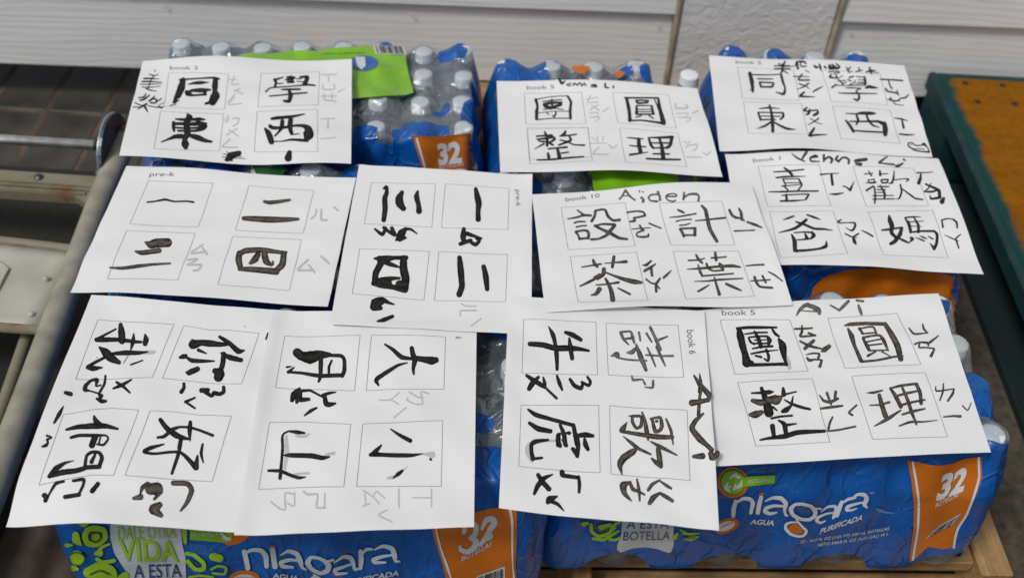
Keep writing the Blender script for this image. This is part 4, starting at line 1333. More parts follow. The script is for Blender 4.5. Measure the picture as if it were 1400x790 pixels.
B 118,108 630,128 590,487 62,438
B 700,130 1205,150 1192,497 668,490
G 四 d
44 225,180/14 265,185/44 270,220/50 235,290/46 230,360/50
36 260,180/40 330,180/44 380,175/30 460,175/34
50 440,180 440,260/60 455,330/60 450,410/50
34 285,200 350,225/34 410,245/14
40 215,365/30 280,380/40 360,390/40 440,415/34
44 270,340/40 330,330/36 410,325/20
60 300,350 330,360/50
60 410,370 440,370/60
G 二 d
40 852,175/36 860,260/48 870,380/44 850,445/44
36 1030,240/34 1045,310/44 1055,405/34
G ㄙˋ d
60 225,500/50 215,545/40 270,545/34
50 240,490/44 285,485/44 330,505/24 370,518/12
40 250,520 275,500/50
30 248,642/14 300,630/34 385,595/20
G ㄦˋ l
10 865,510 900,530 975,530
12 850,562 975,562
12 858,562 858,600
12 1010,622 940,675
S book10_aiden
T 750 250 8.75
H book 10|205,225|612,175|-5,-50
B 150,295 915,238 1040,755 235,800
G Aiden g
24 920,90 880,160/22 850,195
26 920,90 970,160/26 1035,210/20
14 880,160 980,155
14 1085,95 1090,115
14 1120,105 1135,115
30 1110,180 1135,200/30 1130,225/36
24 1300,110/20 1330,160/24 1330,210
22 1300,140 1230,145 1195,175 1220,215 1300,225/26
B 1325,245 2075,220 2230,745 1465,745
G 設 m
26 345,330/20 400,370/26 430,385
24 230,432/16 330,415/24 420,390/30 505,392/30
24 310,480 360,465/22 435,465/20
22 335,530 380,518/18 450,512/20
30 325,590/30 355,630/26 370,675/30
28 330,585 410,570/26 460,575/30 480,610/34 475,660/34
28 370,672 430,665/26 480,665
34 560,340 550,400/34 515,460/34
24 560,335 640,320/24 680,330/30 710,400/36 770,450/30 850,445/34
26 550,515/16 650,495/26 790,500/30
40 790,510 750,560/44 690,630/36 600,670/26 510,678/30
34 555,515 640,560/34 730,600/44 840,660/36 940,675/26
G ㄕㄜˋ m
22 940,355 1050,340/22 1130,350/26 1155,385/26
24 1155,395 1060,415/24 1020,420 1030,455/34 970,465/20
14 1000,555 1100,545/14 1220,540/12
24 1090,510 1110,550/30 1140,570
26 1130,570 1060,600/20 1060,640/20 1130,650 1190,640/26 1195,615/20
18 1200,485 1260,510/20 1345,545/18
T 760 335 8.75
B 170,140 965,85 1105,660 270,685
G 茶 m
24 310,265/16 400,250/20 540,228/24
34 445,180/30 465,230/44 500,265/24
14 585,220 700,210/18 840,200/40
36 695,140 685,200/40 675,265/34
44 575,290/50 565,350/50 500,400/44
30 560,350 420,430/34 290,492/20
30 600,330/20 700,370/30 830,415/50 940,440/60 1020,450/36
30 460,390 520,350/24
16 480,478 600,470/20 750,448/30
40 595,405/30 635,480/44 665,560/54 680,655/60
40 520,530/60 480,585/44 420,600/14
24 740,515/16 810,550/26 885,588/26
G ㄔㄚˊ m
34 1140,190/24 1080,240/34 1040,240/14
40 1190,230/20 1130,270/34 1060,310/34
34 1140,280 1150,365/32
24 1080,410 1140,455/20 1190,465
34 1245,400/26 1200,470/34 1200,555/34
20 1200,480 1240,520
34 1380,305/12 1330,355/30 1290,390/30
T 900 250 8.75
G en g
20 100,165 200,165/20 220,150 180,130/18 110,145 90,170/18 110,205 170,225/22 205,212
24 310,120 300,200/28
22 300,180 370,140/26 450,135/30 485,160 480,215/30
24 0,110 25,205
G 計 m
30 235,325/24 280,345/30 310,362/20
22 135,415/12 250,405/20 450,370/20
20 215,462 280,445/16 395,438/18
18 255,510 320,505/18 380,487/14
34 260,555/30 290,600/34 305,640/34
26 265,550 380,545/24 440,545/30
36 440,545 435,625/40
24 300,628 450,625/20
22 445,455/14 560,445/20 700,430/24 800,420/24
44 520,275/26 565,330/44 590,450/46 620,560/46 700,700/40
G ㄐㄧˋ m
32 850,325/30 880,385/34 930,420/30
34 965,310/24 990,360/36 1000,440/36
26 920,415 1000,430/24 1030,460/14
20 910,578 1050,572/16 1150,568/18
32 1065,470/24 1150,500/32 1235,535/20
T 915 335 8.75
B 48,75 825,72 1020,612 200,643
G 葉 m
22 230,185 350,180/20 420,160/18
34 320,118/24 350,170/36 395,215/26
24 505,155 600,150/20 680,142/20
34 550,95 560,180/36
26 215,290/12 380,280/30 560,260/30 750,250/40 850,265/20
34 345,240/20 370,320/34 395,370/26
24 390,372 560,358/22 765,342/20
36 445,225/30 470,280/30 530,310/22 650,300/24
60 600,225/30 620,250/50 640,290/30
24 300,435/10 450,432/20 600,415/26 880,400/16
34 540,390/20 565,480/30 600,590/40
30 475,478/16 400,525/26 345,555/26
30 680,465 770,505/34 860,545/18
G ㄧㄝˋ m
22 915,250/14 1020,240/22 1130,235/22
16 975,430 1080,425/20 1205,415/20
34 1020,385 1050,460/34 1090,500/26 1230,512/28
32 1115,370/26 1155,450/24
20 1185,320/14 1260,360/22 1355,432/14
S book5_avi
T 980 420 7.778
H book 5|55,85|408,82|-4,-58
B 35,135 778,135 972,677 192,713
G 團 d
60 235,235/50 250,300/80 270,400/76 300,500/70 320,590/100
44 370,590/50 335,610
36 215,225/30 330,215/34 450,215/34 635,215/22
26 590,235/24 620,280/34 660,310/24
60 660,340/30 695,400/80 705,450/80 720,540/44 745,620/20
40 330,612 500,610/36 650,605/34 740,605/40
18 300,285 420,270/22 535,268/20
34 400,255/20 440,330/44 470,420/44
18 335,325 360,370/26 400,395
24 345,320/20 450,310/22 530,310/26 560,350/50 550,385/40
14 400,350 550,345
20 380,385 530,385
18 380,440 480,420/26 590,415/26
20 365,495 500,470/24 650,455/10
26 525,450 550,520/34 545,570/26 505,548/20
28 410,515/20 470,530/28
G 團guide l
40 745,520/20 765,590/44 772,645/40
G ㄊㄨㄢˊ m
22 830,230/24 920,228 1015,222/18
26 905,195/16 905,260/30 890,310/24 1045,300/20
22 975,275/24 1050,300/20
28 885,360/22 950,395/30 1020,420/30 1110,440/18
40 1030,355/34 990,390/40 935,440/34
60 1195,415/44 1140,455/56 1115,470/20
18 950,505/12 1020,490/20 1090,495/20 1080,535/30
22 960,540/24 985,565/34 1040,555/20 1115,560/16
30 1115,565/24 1095,630/34
T 980 395 7.778
G Avi g
34 848,282/14 880,225/34 930,180/40 970,165/40
54 950,170/40 1020,190/50 1080,225/56 1090,262/34
14 885,228 960,236/12 1065,240/20
26 1205,172/16 1300,225/26
34 1300,230/24 1350,180/34 1400,130/30
T 1100 385 7
G i g
30 500,180/24 560,188/22
30 515,225/20 530,270/34 545,315/20
B 225,350 885,302 1113,791 388,830
G 圓 m
34 385,420/16 440,408/36 600,400/34 760,405/36
56 770,405/40 840,520/56 890,620/60 920,740/50
36 415,450/20 450,520/50 480,620/34 540,755/40
24 550,765/24 700,750/22 850,720/22 945,710/10
20 525,450/30 560,500
18 530,450 600,435/18 660,435/20 685,495/22
16 545,500 680,488
26 560,545 590,600/36 615,650/34
24 560,535 640,520/20 720,515/24 760,570/36 800,660/16
16 600,575 730,550
16 610,610 740,595
18 620,660 800,655/14
28 680,670/16 605,710/26
16 740,670 820,715/10
G ㄩㄢˊ m
22 1000,445/14 1050,500/22 1180,490/12
22 1130,405/14 1140,450 1175,490/14
18 1055,598/20 1100,580/16 1175,585/24 1185,610
16 1100,590/20 1095,630 1160,630/16 1240,640/16
30 1240,650/20 1210,710/30
24 1280,518/12 1200,580/26
T 1000 505 7.778
B 65,138 858,95 1048,770 260,812
G 整 d
70 320,200/40 350,280/60 380,380/90 400,460/100
26 215,250/20 310,248/30 400,240/50 445,238/16
30 440,400/30 485,435/16
50 550,200/30 555,265/56
22 570,265/24 690,235/16
24 655,285/14 640,360/30
24 560,320/14 640,365/30 740,400/34 835,422/26
50 630,390/30 580,430/60 545,445/40
24 425,520/26 520,500/24 645,490/22
50 435,600/54 450,700/44
40 500,540/20 560,580/50 580,680/50
30 590,590/34 690,575/16
40 305,748/20 400,730/34 560,710/54 700,670/54 850,660/44 990,655/34
G 整wash m
50 225,330/44 300,350/70 340,350/60
60 400,320/70 480,320/110 540,285/20
60 200,480/40 250,480/80 320,455/50
G ㄓㄥˇ m
24 935,270/12 980,330/30 1050,345/36 1130,310/30
32 1015,250/30 1060,370/22
34 1108,235/30 1100,300/30
30 950,415/24 1060,400/30 1180,385/22
24 1075,505/20 1045,570/26 1028,650/24
20 1030,655 1150,640/22 1320,605/20
26 1330,380/20 1250,455/24 1285,485/24
T 1160 500 7
B 32,98 732,65 948,678 232,702
G 理 m
24 180,258/10 240,255/26 325,235/16
44 295,280/36 320,380/46 355,480/50
18 205,378/12 300,372/20 390,348/24
34 250,575/12 370,510/36 500,425/16
34 400,215/24 450,290/40 500,390/40
26 400,215/18 500,190/26 640,172/24
40 650,175/34 685,260/36 695,360/34
34 515,210/24 560,310/34 600,430/34 650,560/20
24 470,285 560,262/26 690,235/18
24 490,380 600,350/24 730,325/18
24 515,465/20 620,435/28 730,410/16
20 485,575/14 590,538/24 720,535/16 850,520/8
G ㄌㄧˇ m
14 835,195/10 845,240/18 1010,220/12
18 908,170/14 905,240/20 875,330/14
20 1010,220/14 995,270/26 950,335/20
24 910,488/14 1000,480/20 1070,482/28
12 1090,380 1140,425/14 1175,350/8
S book6_avi
T 815 430 7.778
H book 6|962,163|990,420|82,0
T 680 420 7.778
B 280,130 1048,158 1065,718 262,702
G 牛 d
44 545,205/12 590,290/50 615,390/40 630,500/50 635,660/34
60 345,390/50 480,400/60 620,435/64 780,435/64 880,445/44 970,462/28
50 765,330/24 775,420/50 795,545/44
56 725,268/36 800,295/56 885,345/44
T 815 430 7.778
B 105,88 872,110 932,665 130,640
G 詩 g
30 575,135/30 630,250/34 680,370/40
30 665,270 760,232/16
26 455,190/26 470,275/22
28 535,200/26 590,290/20
26 262,190/34 290,260/30 345,320/16
24 265,185 365,180/22 385,230/34 405,300/24
22 290,260 390,250/26
36 425,320/24 470,440/56 530,590/36
30 160,440/16 220,425/60 240,465/20
20 215,455 340,480/20 535,490/20
40 330,405/20 380,400/50 420,360/30
24 545,355/20 590,450/24 630,550/18
24 640,340 690,450/30 735,545/16
20 530,430 700,440/20 815,440/26
G ㄕ g
24 380,650/14 395,695/30 490,690/18 520,740
22 520,770/14 600,775/26 605,705/26
T 690 505 7.778
G ㄋㄧㄡˊ d
50 235,65/36 300,110/50 380,160/50 430,190/36
50 360,80/30 300,140/60 260,205/50
34 410,85/20 425,150/40 430,190/20
36 445,205/26 550,305/30
40 555,65/24 580,140/44 610,215/26
44 695,105/34 740,170/46 810,200/44 830,150/30
36 820,135/30 890,170/36 910,130/34 880,80/28
B 175,378 1000,378 1015,1095 150,1028
G 虎 d
44 250,425/24 330,480/50 500,530/44 720,590/40
44 730,590 750,690/50 770,790/54
40 590,590/34 630,690/50 645,800/46
30 265,570/40 360,630/60 485,655/50
50 650,675/20 690,675/44 700,675/20
50 780,700/44 860,695/60 935,705/40
40 850,740/30 860,790/50
40 600,680/20 570,700/50 570,800/54
T 690 600 7.778
G 虎 d
46 460,10/30 330,25/50 285,60/44 285,140/44 300,210/50
34 300,210 395,200/30
50 565,10/50 590,75/40
50 630,10/50 655,70/40
54 770,0/54 780,80/50 770,180/44
44 725,105/44 760,160/40 780,195/16
50 850,10/34 860,60/56 885,110/40
G 虎guide l
50 430,10/20 300,40/60 255,90/70 250,150/60 290,240/30
24 640,5 480,20
G ㄏㄨˇ d
50 355,380/44 400,450/54 470,530/56
50 510,375/16 410,420/54 350,500/54 315,580/34
44 610,350/54 620,385/50 780,410/40
36 785,400/34 795,480/40 790,565/30
60 555,610/24 480,640/80 460,670/50
34 490,660/44 560,690/40 628,760/14
T 820 530 7.778
B 105,188 928,238 960,985 120,915
G 歌 m
30 310,300/14 360,300/30 440,305/30 440,400/40 390,430/30 350,370/36 345,310
34 450,260/20 480,350/36 500,470/50 515,555/20
34 540,330/24 640,315/34 660,400/44 640,450/40 590,460/44 560,350/34
12 600,355/30 610,355/30
30 705,330/20 755,450/34 780,600/16
60 290,365/10 250,430/60 230,455/50
44 240,465/36 400,490/44 600,520/56 770,525/44
40 250,515/10 340,590/40 420,650/36 540,705/24
30 540,570/16 650,630/44 820,715/16
60 400,640/24 350,680/70 260,740/80 220,800/70 215,840/50 238,925/10
T 820 600 7.778
G 歌 m
50 620,105/50 635,200/60 650,290/44
34 550,205/20 600,250/50 650,300/30
G ㄍㄜ m
60 320,460/30 250,490/80 260,570/56 300,620/36 340,660/10
34 320,455/30 350,530/44 420,560/30 475,590/22
34 395,425/20 415,530/34 425,655/20
44 640,435/20 560,480/40 515,540/36
40 640,445/20 720,500/36 760,525/24
56 640,570/24 570,620/60 530,680/44
44 640,575/34 700,610/44 770,655/40
T 815 430 7.778
G Avi m
40 1040,645/20 1100,740/50 1200,850/60
40 1100,625/10 1110,720/40 1100,820/40
T 820 530 7.778
G Avi m
36 1080,0/34 1060,120/34 1050,290/40
40 1110,0/36 1165,80/40 1150,130/50
56 1150,130/44 1050,150/56 980,160/70
44 1100,275/24 1020,350/50 980,430/60 1060,540/70 1140,610/50 1190,660/50
60 1000,730/40 1090,725/70
60 1180,700/60 1200,730/90
50 1250,690/50 1240,720/56
S prek_friends
T 80 420 7.778
B 420,132 1228,182 998,745 182,765
G 我 d
30 610,232/20 500,290/26 410,340/40
50 405,345/50 500,345/54 640,345/44 800,365/40 880,370/30
70 660,185/44 670,270/76 675,360/70
34 800,280/14 795,350/44 780,410/34 765,465/8
50 920,290/20 930,340/60 920,390/50
40 560,495/30 700,485/54 850,485/44 950,472/16
34 500,530/30 400,580/34 310,630/34
50 310,640/44 370,650/60 465,640/16
70 440,430/30 500,480/90 560,540/90 640,585/50
6 740,515/3 690,595/6
22 770,610/20 895,565/16
8 405,533 415,535
T 200 430 7
B 360,105 610,148 800,150 1080,178 912,662 610,658 155,608
G 你 d
60 440,240/20 445,285/90 520,270/60 600,275/66 700,285/50 770,285/34
40 500,340/36 575,372/14
44 705,215/34 790,270/44 880,350/56 935,345/20
40 325,410/30 360,400/50 380,390/30
36 385,410/26 440,440/44 550,445/34 650,445/16
50 380,550/16 410,555/56 490,520/50
44 720,370/24 800,410/54 905,435/44
50 740,375/44 735,450/50 720,510/50
80 660,540/60 700,560/100 690,600/90
8 940,112 945,114
16 1165,178 1145,235/16
G 你guide l
20 -30,365/30 60,360/40 95,352/10
G ㄋㄧˇ d
40 360,660/30 360,700/34 335,740/40
60 530,725/50 590,720/40
34 570,740/50 625,780/30 650,750/44 700,760/40 740,740/36 740,695/34
T 160 500 7
G ㄋㄧˇ d
36 745,305/20 655,345/30
30 655,345/26 745,405/20
T 40 500 7.778
G ㄨㄛˇ d
40 810,105/24 800,190/30 745,290/30 760,320/56
24 760,205/20 710,215/20 720,150/44 660,155/30 600,210/44 595,255/50 640,265/20 740,295/20
50 720,350/30 770,375/50 815,375/30
34 1085,148/20 985,205/40 895,240/24
30 930,175/30 1000,220/34 1070,285/20
40 385,285/40 440,300/50
36 365,425/8 320,510/44 265,605/24
8 440,352 443,355
24 185,745/20 240,760/14 190,785/20
B 362,520 700,460 900,450 1165,468 898,1161 667,1158 105,1267
T 20 560 7
G 們 d
40 495,190/24 600,165/46 760,155/60 870,155/50 985,182/24
50 760,60/20 780,110/54 850,150/20
30 540,265/30 620,245/34 740,245/34 870,245/20 895,280/20 850,335/26 790,330/20
60 770,260/60 740,340/60
18 820,265/18 805,330/20
34 670,550/34 690,440/30 740,405/34 810,410/34 835,460/40 810,540/40
30 770,430/26 735,500/40
40 810,545/44 700,550/44 600,580/50 450,600/56 330,640/34
44 330,635/34 400,560/56 480,510/30 570,485/6
14 310,245/20 355,265/16 310,285/24 320,310/20 300,340/34 265,352/20
G ㄇㄣ˙ d
T 20 600 5
24 335,288/20 280,305/24 240,370/16 210,420/30
44 205,385/40 215,400/30
24 400,285/20 470,275/26 470,310/20 440,375/20
36 440,380/30 345,395/30
40 570,305/30 530,355/34
T 160 500 7
B 318,428 560,440 790,470 1095,480 910,1106 77,1047
T 20 600 5
G 好 d
22 1020,35/12 930,60/30 885,85/26 950,100/20 1130,90/22 1240,195/40
22 1140,10/20 1120,100/26 1075,235/20
30 1250,115/16 1240,190/40
20 1285,35/16 1275,100/22 1290,160/10
T 160 500 7
G 好 d
50 415,515/40 470,590/50 560,660/60 640,690/40 700,700/20
34 390,685/26 450,675/34 530,610/40 600,585/24 700,590/26 800,620/26 915,665/30
44 702,540/36 695,620/44 698,720/10
34 605,705/30 590,790/30
T 20 600 5
G ㄏㄠˇ m
34 860,370/14 875,330/30 910,310/40
80 930,340/80 970,340/90
40 1000,360/30 955,410/20
40 815,405/24 860,395/44
56 990,450/44 950,480/70 1000,520/34
44 1085,300/36 1180,305/36 1210,350/36 1180,430/30 1135,490/14
S prek_big
T 345 435 7
B 312,170 1032,162 978,695 220,662
G 月 d
60 430,330/90 470,360/90 550,375/124 640,350/90 740,350/44
34 750,355/34 850,360/36 880,400/36 880,500/40 860,550/40
40 360,515/26 480,525/30 640,550/40 860,545/40
42 655,335/40 655,450/44 650,560/34 635,605/24
26 760,405/20 735,460/26 732,520/26
16 330,468/20 370,462/14
24 400,470/14 345,515/34
T 345 510 7
G ㄩㄝˋ d
50 450,150/30 400,200/60 380,260/40
60 455,180/50 440,230/70 425,280/30
34 470,255/50 540,250/34
26 480,170/30 550,165/26 620,200/22 670,225/24
34 675,210/30 740,190/30 800,182/12
40 690,215/40 705,290/50 740,300/50 795,290/20
34 500,405/16 560,360/34 615,332/20
B 165,468 500,465 942,488 875,1085 390,1095 60,1108
G 山 d
34 500,572/20 430,565/40 350,555/20 300,580/20 285,620/24 290,700/26 285,790/30
T 345 510 7
G 山guide l
40 325,600/24 330,700 335,800
30 420,600/24 500,603 545,580/16
T 340 600 7
G 山guide l
40 362,40 362,160 345,280/30
20 740,148 815,135/34
24 440,335 575,325/24
G 山 d
28 325,0/24 320,150/26 300,375/34
34 330,155/10 400,155/44 600,160/50 700,180/46 770,170/20
34 190,302/26 300,305/36 400,345/34 480,370/34 545,362/12
G ㄕㄢ l
18 215,600 300,665 350,670/16 350,520 430,525
16 440,510 435,640 370,612
20 525,500 570,530/24 660,530 650,650 730,655
16 730,515 725,660
T 480 435 7
B 195,162 905,178 888,678 145,692
G 大 d
36 325,250/20 400,300/36 480,370/46 560,385/34 600,385/30
64 600,380/50 700,395/60 770,405/80 810,400/60
50 580,285/40 590,340/50 610,400/54 595,480/34 600,535/20
40 540,425/12 450,450/30 350,510/40 260,570/44 240,600/40 262,640/20
H k|998,175|998,200|72,8
T 480 530 7
G ㄉㄚˋ l
14 275,118 380,112 460,45
14 385,115 455,158
14 555,40 640,90 690,90
14 745,55 670,40 685,155 600,150 535,115 545,95
16 525,190 410,285
B 112,345 878,312 862,942 52,942
G 小 d
34 380,395/14 470,455/34 565,505/44
40 185,640/34 230,635/50 300,640/40 450,645/44 580,645/36 685,630/10
34 290,548/16 240,600/44 185,645/30
20 758,680/22 765,688/22
G 小guide l
20 690,632 740,635/44 775,640/66
T 480 610 7
G 小guide l
30 355,302 400,295/36
20 490,235 540,192/8
G 小 d
34 400,305/12 450,265/40 490,232/26
G ㄒㄧㄠˇ l
14 120,420 210,480 270,548
14 130,425 140,550 110,572 180,545
14 325,495 245,430 210,475
18 458,405 458,582
14 770,405 770,580
14 585,490 765,490
14 345,608 265,655 390,720
"""
SHEETS = {}
for k in SH:
    s = Sheet(k); na, nb = 64, 56
    A, B = np.meshgrid(np.linspace(0, 1, na), np.linspace(0, 1, nb)); P = s.S(A.ravel(), B.ravel())
    F = [(j * na + i, j * na + i + 1, (j + 1) * na + i + 1, (j + 1) * na + i) for j in range(nb - 1) for i in range(na - 1)]
    c0 = P.mean(0); F = [f[::-1] for f in F]
    o = mesh_obj('paper_sheet', P, F, M['paper'], smooth=True); tag(o, SH[k][6], 'paper sheet', 'calligraphy practice sheets')
    s.o = o; SHEETS[k] = s
def kindname(g, tone):
    if tone == 'l': return 'printed_guide' if 'guide' in g else 'printed_phonetic'
    if 'guide' in g: return 'printed_guide'
    if any(ord(ch) < 128 for ch in g): return 'handwritten_name' if g not in ('整wash',) else 'ink_wash'
    if all(0x3100 <= ord(ch) <= 0x312F or ch in 'ˊˇˋ˙' for ch in g): return 'phonetic_mark'
    if g in '、黑印': return 'ink_mark'
    return 'brush_character'
groups = {}; order = []; cur = None; sk = None; tile = None
for line in INK.strip().splitlines():
    c, _, rest = line.partition(' ')
    if c == 'S': sk = rest.strip()
    elif c == 'T': a = rest.split(); tile = (float(a[0]), float(a[1]), float(a[2]))
    elif c == 'H':
        t, p0, p1, up = rest.split('|'); f = lambda q: [float(v) for v in q.split(',')]
        p0, p1, up = f(p0), f(p1), f(up); tp = lambda q: (tile[0] + q[0] / tile[2], tile[1] + q[1] / tile[2])
        V, F = text_px(t, tp(p0), tp(p1), (up[0] / tile[2], up[1] / tile[2])); s = SHEETS[sk]
        decal('printed_heading', s.S, s.guess, V, F, M['print_black'], s.o, .00012)
    elif c == 'B':
        P = [tuple(float(v) for v in q.split(',')) for q in rest.split()]; P = T_(P, *tile); s = SHEETS[sk]
        g = solve(s.S, P, s.guess(P)); VV, FF = [], []
        for i in range(len(P)):      # straight segments on the sheet itself, 0.6 mm wide
            a, b = g[i], g[(i + 1) % len(g)]; d = b - a; n = np.array([-d[1], d[0]]); w, h = SH[sk][3]
            dl = np.array([d[0] * w, d[1] * h]); nn = np.array([-dl[1], dl[0]]); nn = nn / np.linalg.norm(nn) * .00028; nn = nn / np.array([w, h])
            for t in np.linspace(0, 1, 10):
                VV += [a + d * t + nn, a + d * t - nn]
            k0 = len(VV) - 20; FF += [(k0 + 2 * j, k0 + 2 * j + 1, k0 + 2 * j + 3, k0 + 2 * j + 2) for j in range(9)]
        mesh_obj('printed_box', surf_pts(s.S, np.array(VV), .00010), FF, M['grey_line'], s.o)
    elif c == 'G':
        nme, tone = rest.split(); cur = (sk, nme)
        if cur not in groups: groups[cur] = [tone, [], [], []]; order.append(cur)
    else:
        G = groups[cur]; pts = parse_stroke(line, *tile)
        pts = [(x, y, max(w, .9)) for x, y, w in pts]
        V, F, E = ribbon(pts, .05 if G[0] != 'l' else 0, 7); b = len(G[1])
        G[1] += V; G[2] += [tuple(i + b for i in f) for f in F]; G[3] += E
for cur in order:
    tone, V, F, E = groups[cur]; s = SHEETS[cur[0]]
    decal(kindname(cur[1], tone), s.S, s.guess, V, F, M['ink_' + tone], s.o, .00007 if tone == 'l' else .00014, E, .00003 if tone == 'l' else .00012)

# ---------------------------------------------------------------- wooden pallet under the packs
def pallet():
    r = empty('wooden_pallet', (.05, 1.14, FLOOR)); r.rotation_euler = (0, 0, .065); tag(r, 'raw wooden pallet carrying the water packs', 'pallet')
    top = ZB - .002 - FLOOR
    def bd(name, x0, x1, y0, y1, z0, z1, mat, bev=.002):
        b = box_bm(x0, x1, y0, y1, z0, z1, bev)
        o = bm_obj(name, b, mat, r); return o
    bd('lead_board', -.44, .535, -.535, -.484, top - .022, top - .001, M['wood_x'])
    y = -.445
    k = 0
    while y < .56:
        w = .085; bd('deck_board', -.44, .490, y, y + w, top - .044, top - .024, M['wood_x']); y += w + .03; k += 1
    bd('stringer', .492, .531, -.462, .60, .02, top - .022, M['wood_y'])
    for x in (-.43, .0): bd('stringer', x, x + .037, -.46, .60, .02, top - .046, M['wood_y'])
    for y in (-.51, 0.0, .5): bd('bottom_board', -.44, .53, y, y + .09, .0, .018, M['wood_x'])
pallet()
for o in bpy.data.objects:
    if o.name.startswith('doodle_lines') or o.name.startswith('barcode_bars'): o['kind'] = 'stuff'

# ---------------------------------------------------------------- teal pallet on the right
def teal_pallet():
    r = empty('painted_pallet', (.700, 1.67, FLOOR)); r.rotation_euler = (0, 0, .022); tag(r, 'teal painted pallet with an orange brown plywood top at the right edge', 'pallet')
    T = .150; o1 = bm_obj('plywood_top', box_bm(.014, 1.0, -1.256, -.014, T - .012, T + .002, .002), M['orange_ply'], r)
    for k, (x0, x1, y0, y1) in enumerate(((0, .0135, -1.27, 0), (.0138, 1.02, -.0135, 0), (.0138, 1.02, -1.27, -1.2565))):
        bm_obj('edge_board', box_bm(x0, x1, y0, y1, T - .028, T + (.002 if k else .003), .002), M['teal'], r)
    for (x, y) in ((.002, -.14), (.03, -1.0), (.45, -.14), (.45, -.72), (.9, -.14)):
        bm_obj('block', box_bm(x, x + .1, y, y + .13, .022, T - .028, .004), M['teal'], r)
    for x in (.012, .45, .9): bm_obj('bottom_board', box_bm(x, x + .07, -1.27, 0, 0, .018, .002), M['shaded_teal'], r)  # lower boards coloured darker to stand in for shade under the deck
    for (x, y) in ((.055, -.03), (.12, -.03), (.062, -.085), (.125, -.085)):
        V, F = lathe([(.0, .0), (.005, .0), (.006, -.001)], 10); mesh_obj('nail_hole', [(a + x, b + y, c + T + .0032) for a, b, c in V], F, M['knot'], r)
teal_pallet()

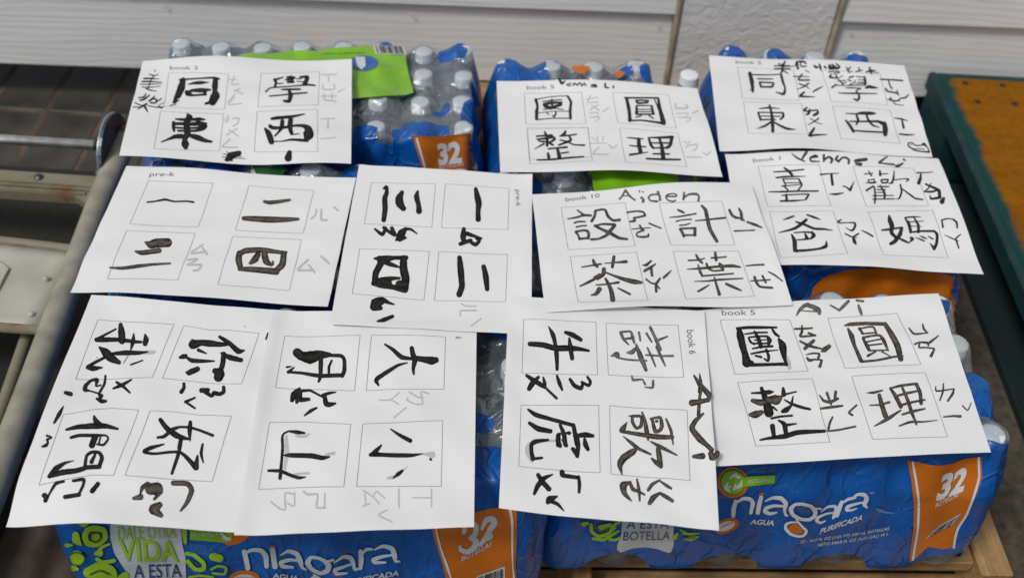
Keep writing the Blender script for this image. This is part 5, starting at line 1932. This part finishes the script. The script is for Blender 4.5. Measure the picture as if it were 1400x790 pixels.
# ---------------------------------------------------------------- folding cart on the left
def cart():
    r = empty('hand_truck', (-.6, .9, FLOOR)); tag(r, 'worn cream tubular hand truck lying on the floor at the left', 'hand truck')
    def W(P): return [(x + .6, y - .9, z - FLOOR) for x, y, z in P]
    def tb(name, pts, rad, mat, n=20):
        V, F = tube(W(pts), rad, n); return mesh_obj(name, V, F, mat, r, smooth=True)
    z = -.185
    tb('side_tube', [(-.604, 1.33, z), (-.598, 1.20, z), (-.583, 1.0, z), (-.572, .85, z), (-.562, .70, z), (-.552, .50, z), (-.545, .40, z)], .0175, M['enamel'])
    tb('lower_rail', [(-.640, 1.10, z - .03), (-.612, .85, z - .028), (-.598, .70, z - .028), (-.585, .45, z - .028)], .008, M['rusty'])
    tb('side_tube', [(-1.15, 1.33, z), (-1.13, .85, z), (-1.11, .40, z)], .0175, M['enamel'])
    ax = tb('axle', [(-1.30, 1.300, z + .005), (-.614, 1.305, z + .005)], .0074, M['steel'])
    tb('axle_nut', [(-.641, 1.305, z + .005), (-.626, 1.305, z + .005)], .009, M['dark_steel'], 6)
    tb('bolt', [(-.632, 1.268, z - .022), (-.612, 1.268, z - .022)], .0085, M['steel'], 12)
    tb('bolt', [(-.606, 1.335, z + .012), (-.588, 1.335, z + .012)], .010, M['rust'], 12)
    pr = [(1.308 + .062 * math.cos(t), z - .004 + .062 * math.sin(t)) for t in [math.radians(a) for a in range(-35, 216, 12)]]
    pr = [(1.300 + (y - 1.308) * .98, z - .004 + (zz - z + .004) * .98) for y, zz in pr]
    V = [(-.614, y, zz) for y, zz in pr] + [(-.610, y, zz) for y, zz in pr]; n = len(pr)
    F = [tuple(range(n)), tuple(reversed(range(n, 2 * n)))] + [(i, (i + 1) % n, n + (i + 1) % n, n + i) for i in range(n)]
    mesh_obj('axle_bracket', W(V), F, M['dark_steel'], r)
    tb('bracket_rim', [(-.615, y, zz) for y, zz in pr], .0010, M['steel'], 8)
    def bx(name, x0, x1, y0, y1, z0, z1, mat, bev=.002, seg=2):
        bm = box_bm(x0 + .6, x1 + .6, y0 - .9, y1 - .9, z0 - FLOOR, z1 - FLOOR, bev, seg=seg); return bm_obj(name, bm, mat, r)
    bx('cross_bar', -1.14, -.602, 1.212, 1.243, z - .022, z + .0, M['rusty'], .004)
    bx('cross_bar_lip', -1.14, -.625, 1.203, 1.2115, z - .026, z - .006, M['rusty'])
    V = [(-.655, 1.2115), (-.600, 1.2115), (-.600, 1.165), (-.618, 1.185)]; m_ = len(V)
    V3 = [(x, y, z - .020) for x, y in V] + [(x, y, z - .008) for x, y in V]
    F = [tuple(range(m_)), tuple(reversed(range(m_, 2 * m_)))] + [(i, (i + 1) % m_, m_ + (i + 1) % m_, m_ + i) for i in range(m_)]
    mesh_obj('gusset', W(V3), F, M['rusty'], r)
    # pressed sheet panel with rolled edges
    na, nb = 24, 10; P = []; F = []
    for j in range(nb):
        for i in range(na):
            a = i / (na - 1); b = j / (nb - 1); x = -1.13 + a * .535; bow = .012 * (1 - ((x + .865) / .27)**2)
            P.append((x, .935 + b * (.140 + bow) - .0, z + .003 - .004 * math.sin(math.pi * b)))
    F = [(j * na + i, j * na + i + 1, (j + 1) * na + i + 1, (j + 1) * na + i) for j in range(nb - 1) for i in range(na - 1)]
    p = mesh_obj('back_panel', W(P), F, M['panel'], r, smooth=True); md = p.modifiers.new('s', 'SOLIDIFY'); md.thickness = .003
    top = [P[(nb - 1) * na + i] for i in range(na)]; tb('panel_rail', [(x, y + .003, zz + .001) for x, y, zz in top], .0065, M['rusty'], 12)
    tb('panel_rail', [(-1.13, .930, z + .002), (-.592, .930, z + .002)], .0065, M['rusty'], 12)
    e = [(-.90, .975), (-.69, .975), (-.672, .99), (-.672, 1.035), (-.69, 1.047), (-.90, 1.047)]
    tb('pressed_rib', [(x, y, z + .002) for x, y in e], .0018, M['panel'], 8)
    for (x, y) in ((-.70, 1.228), (-.78, 1.228), (-.92, 1.226)):
        V, F = lathe([(0, .004), (.005, .003), (.007, 0)], 12); mesh_obj('rivet', W([(x + a, y + b_, z + .0005 + c_) for a, b_, c_ in V]), F, M['dark_steel'], r, smooth=True)
    for (x, y) in ((-.602, 1.02), (-.598, .955)):
        V, F = lathe([(0, .0025), (.003, .002), (.004, 0)], 10); mesh_obj('rivet', W([(x - .014 + a, y + b_, z + .004 + c_) for a, b_, c_ in V]), F, M['panel'], r, smooth=True)
    pl = bx('toe_plate', -1.10, -.62, .38, .86, z - .045, z - .038, M['rubber'])
    mt = bm_obj('rubber_mat', box_bm(-2.2, -.60, .1, 1.41, FLOOR + .0115, FLOOR + .016, .001), M['rubber']); tag(mt, 'black rubber mat on the floor under the hand truck', 'mat')
cart()
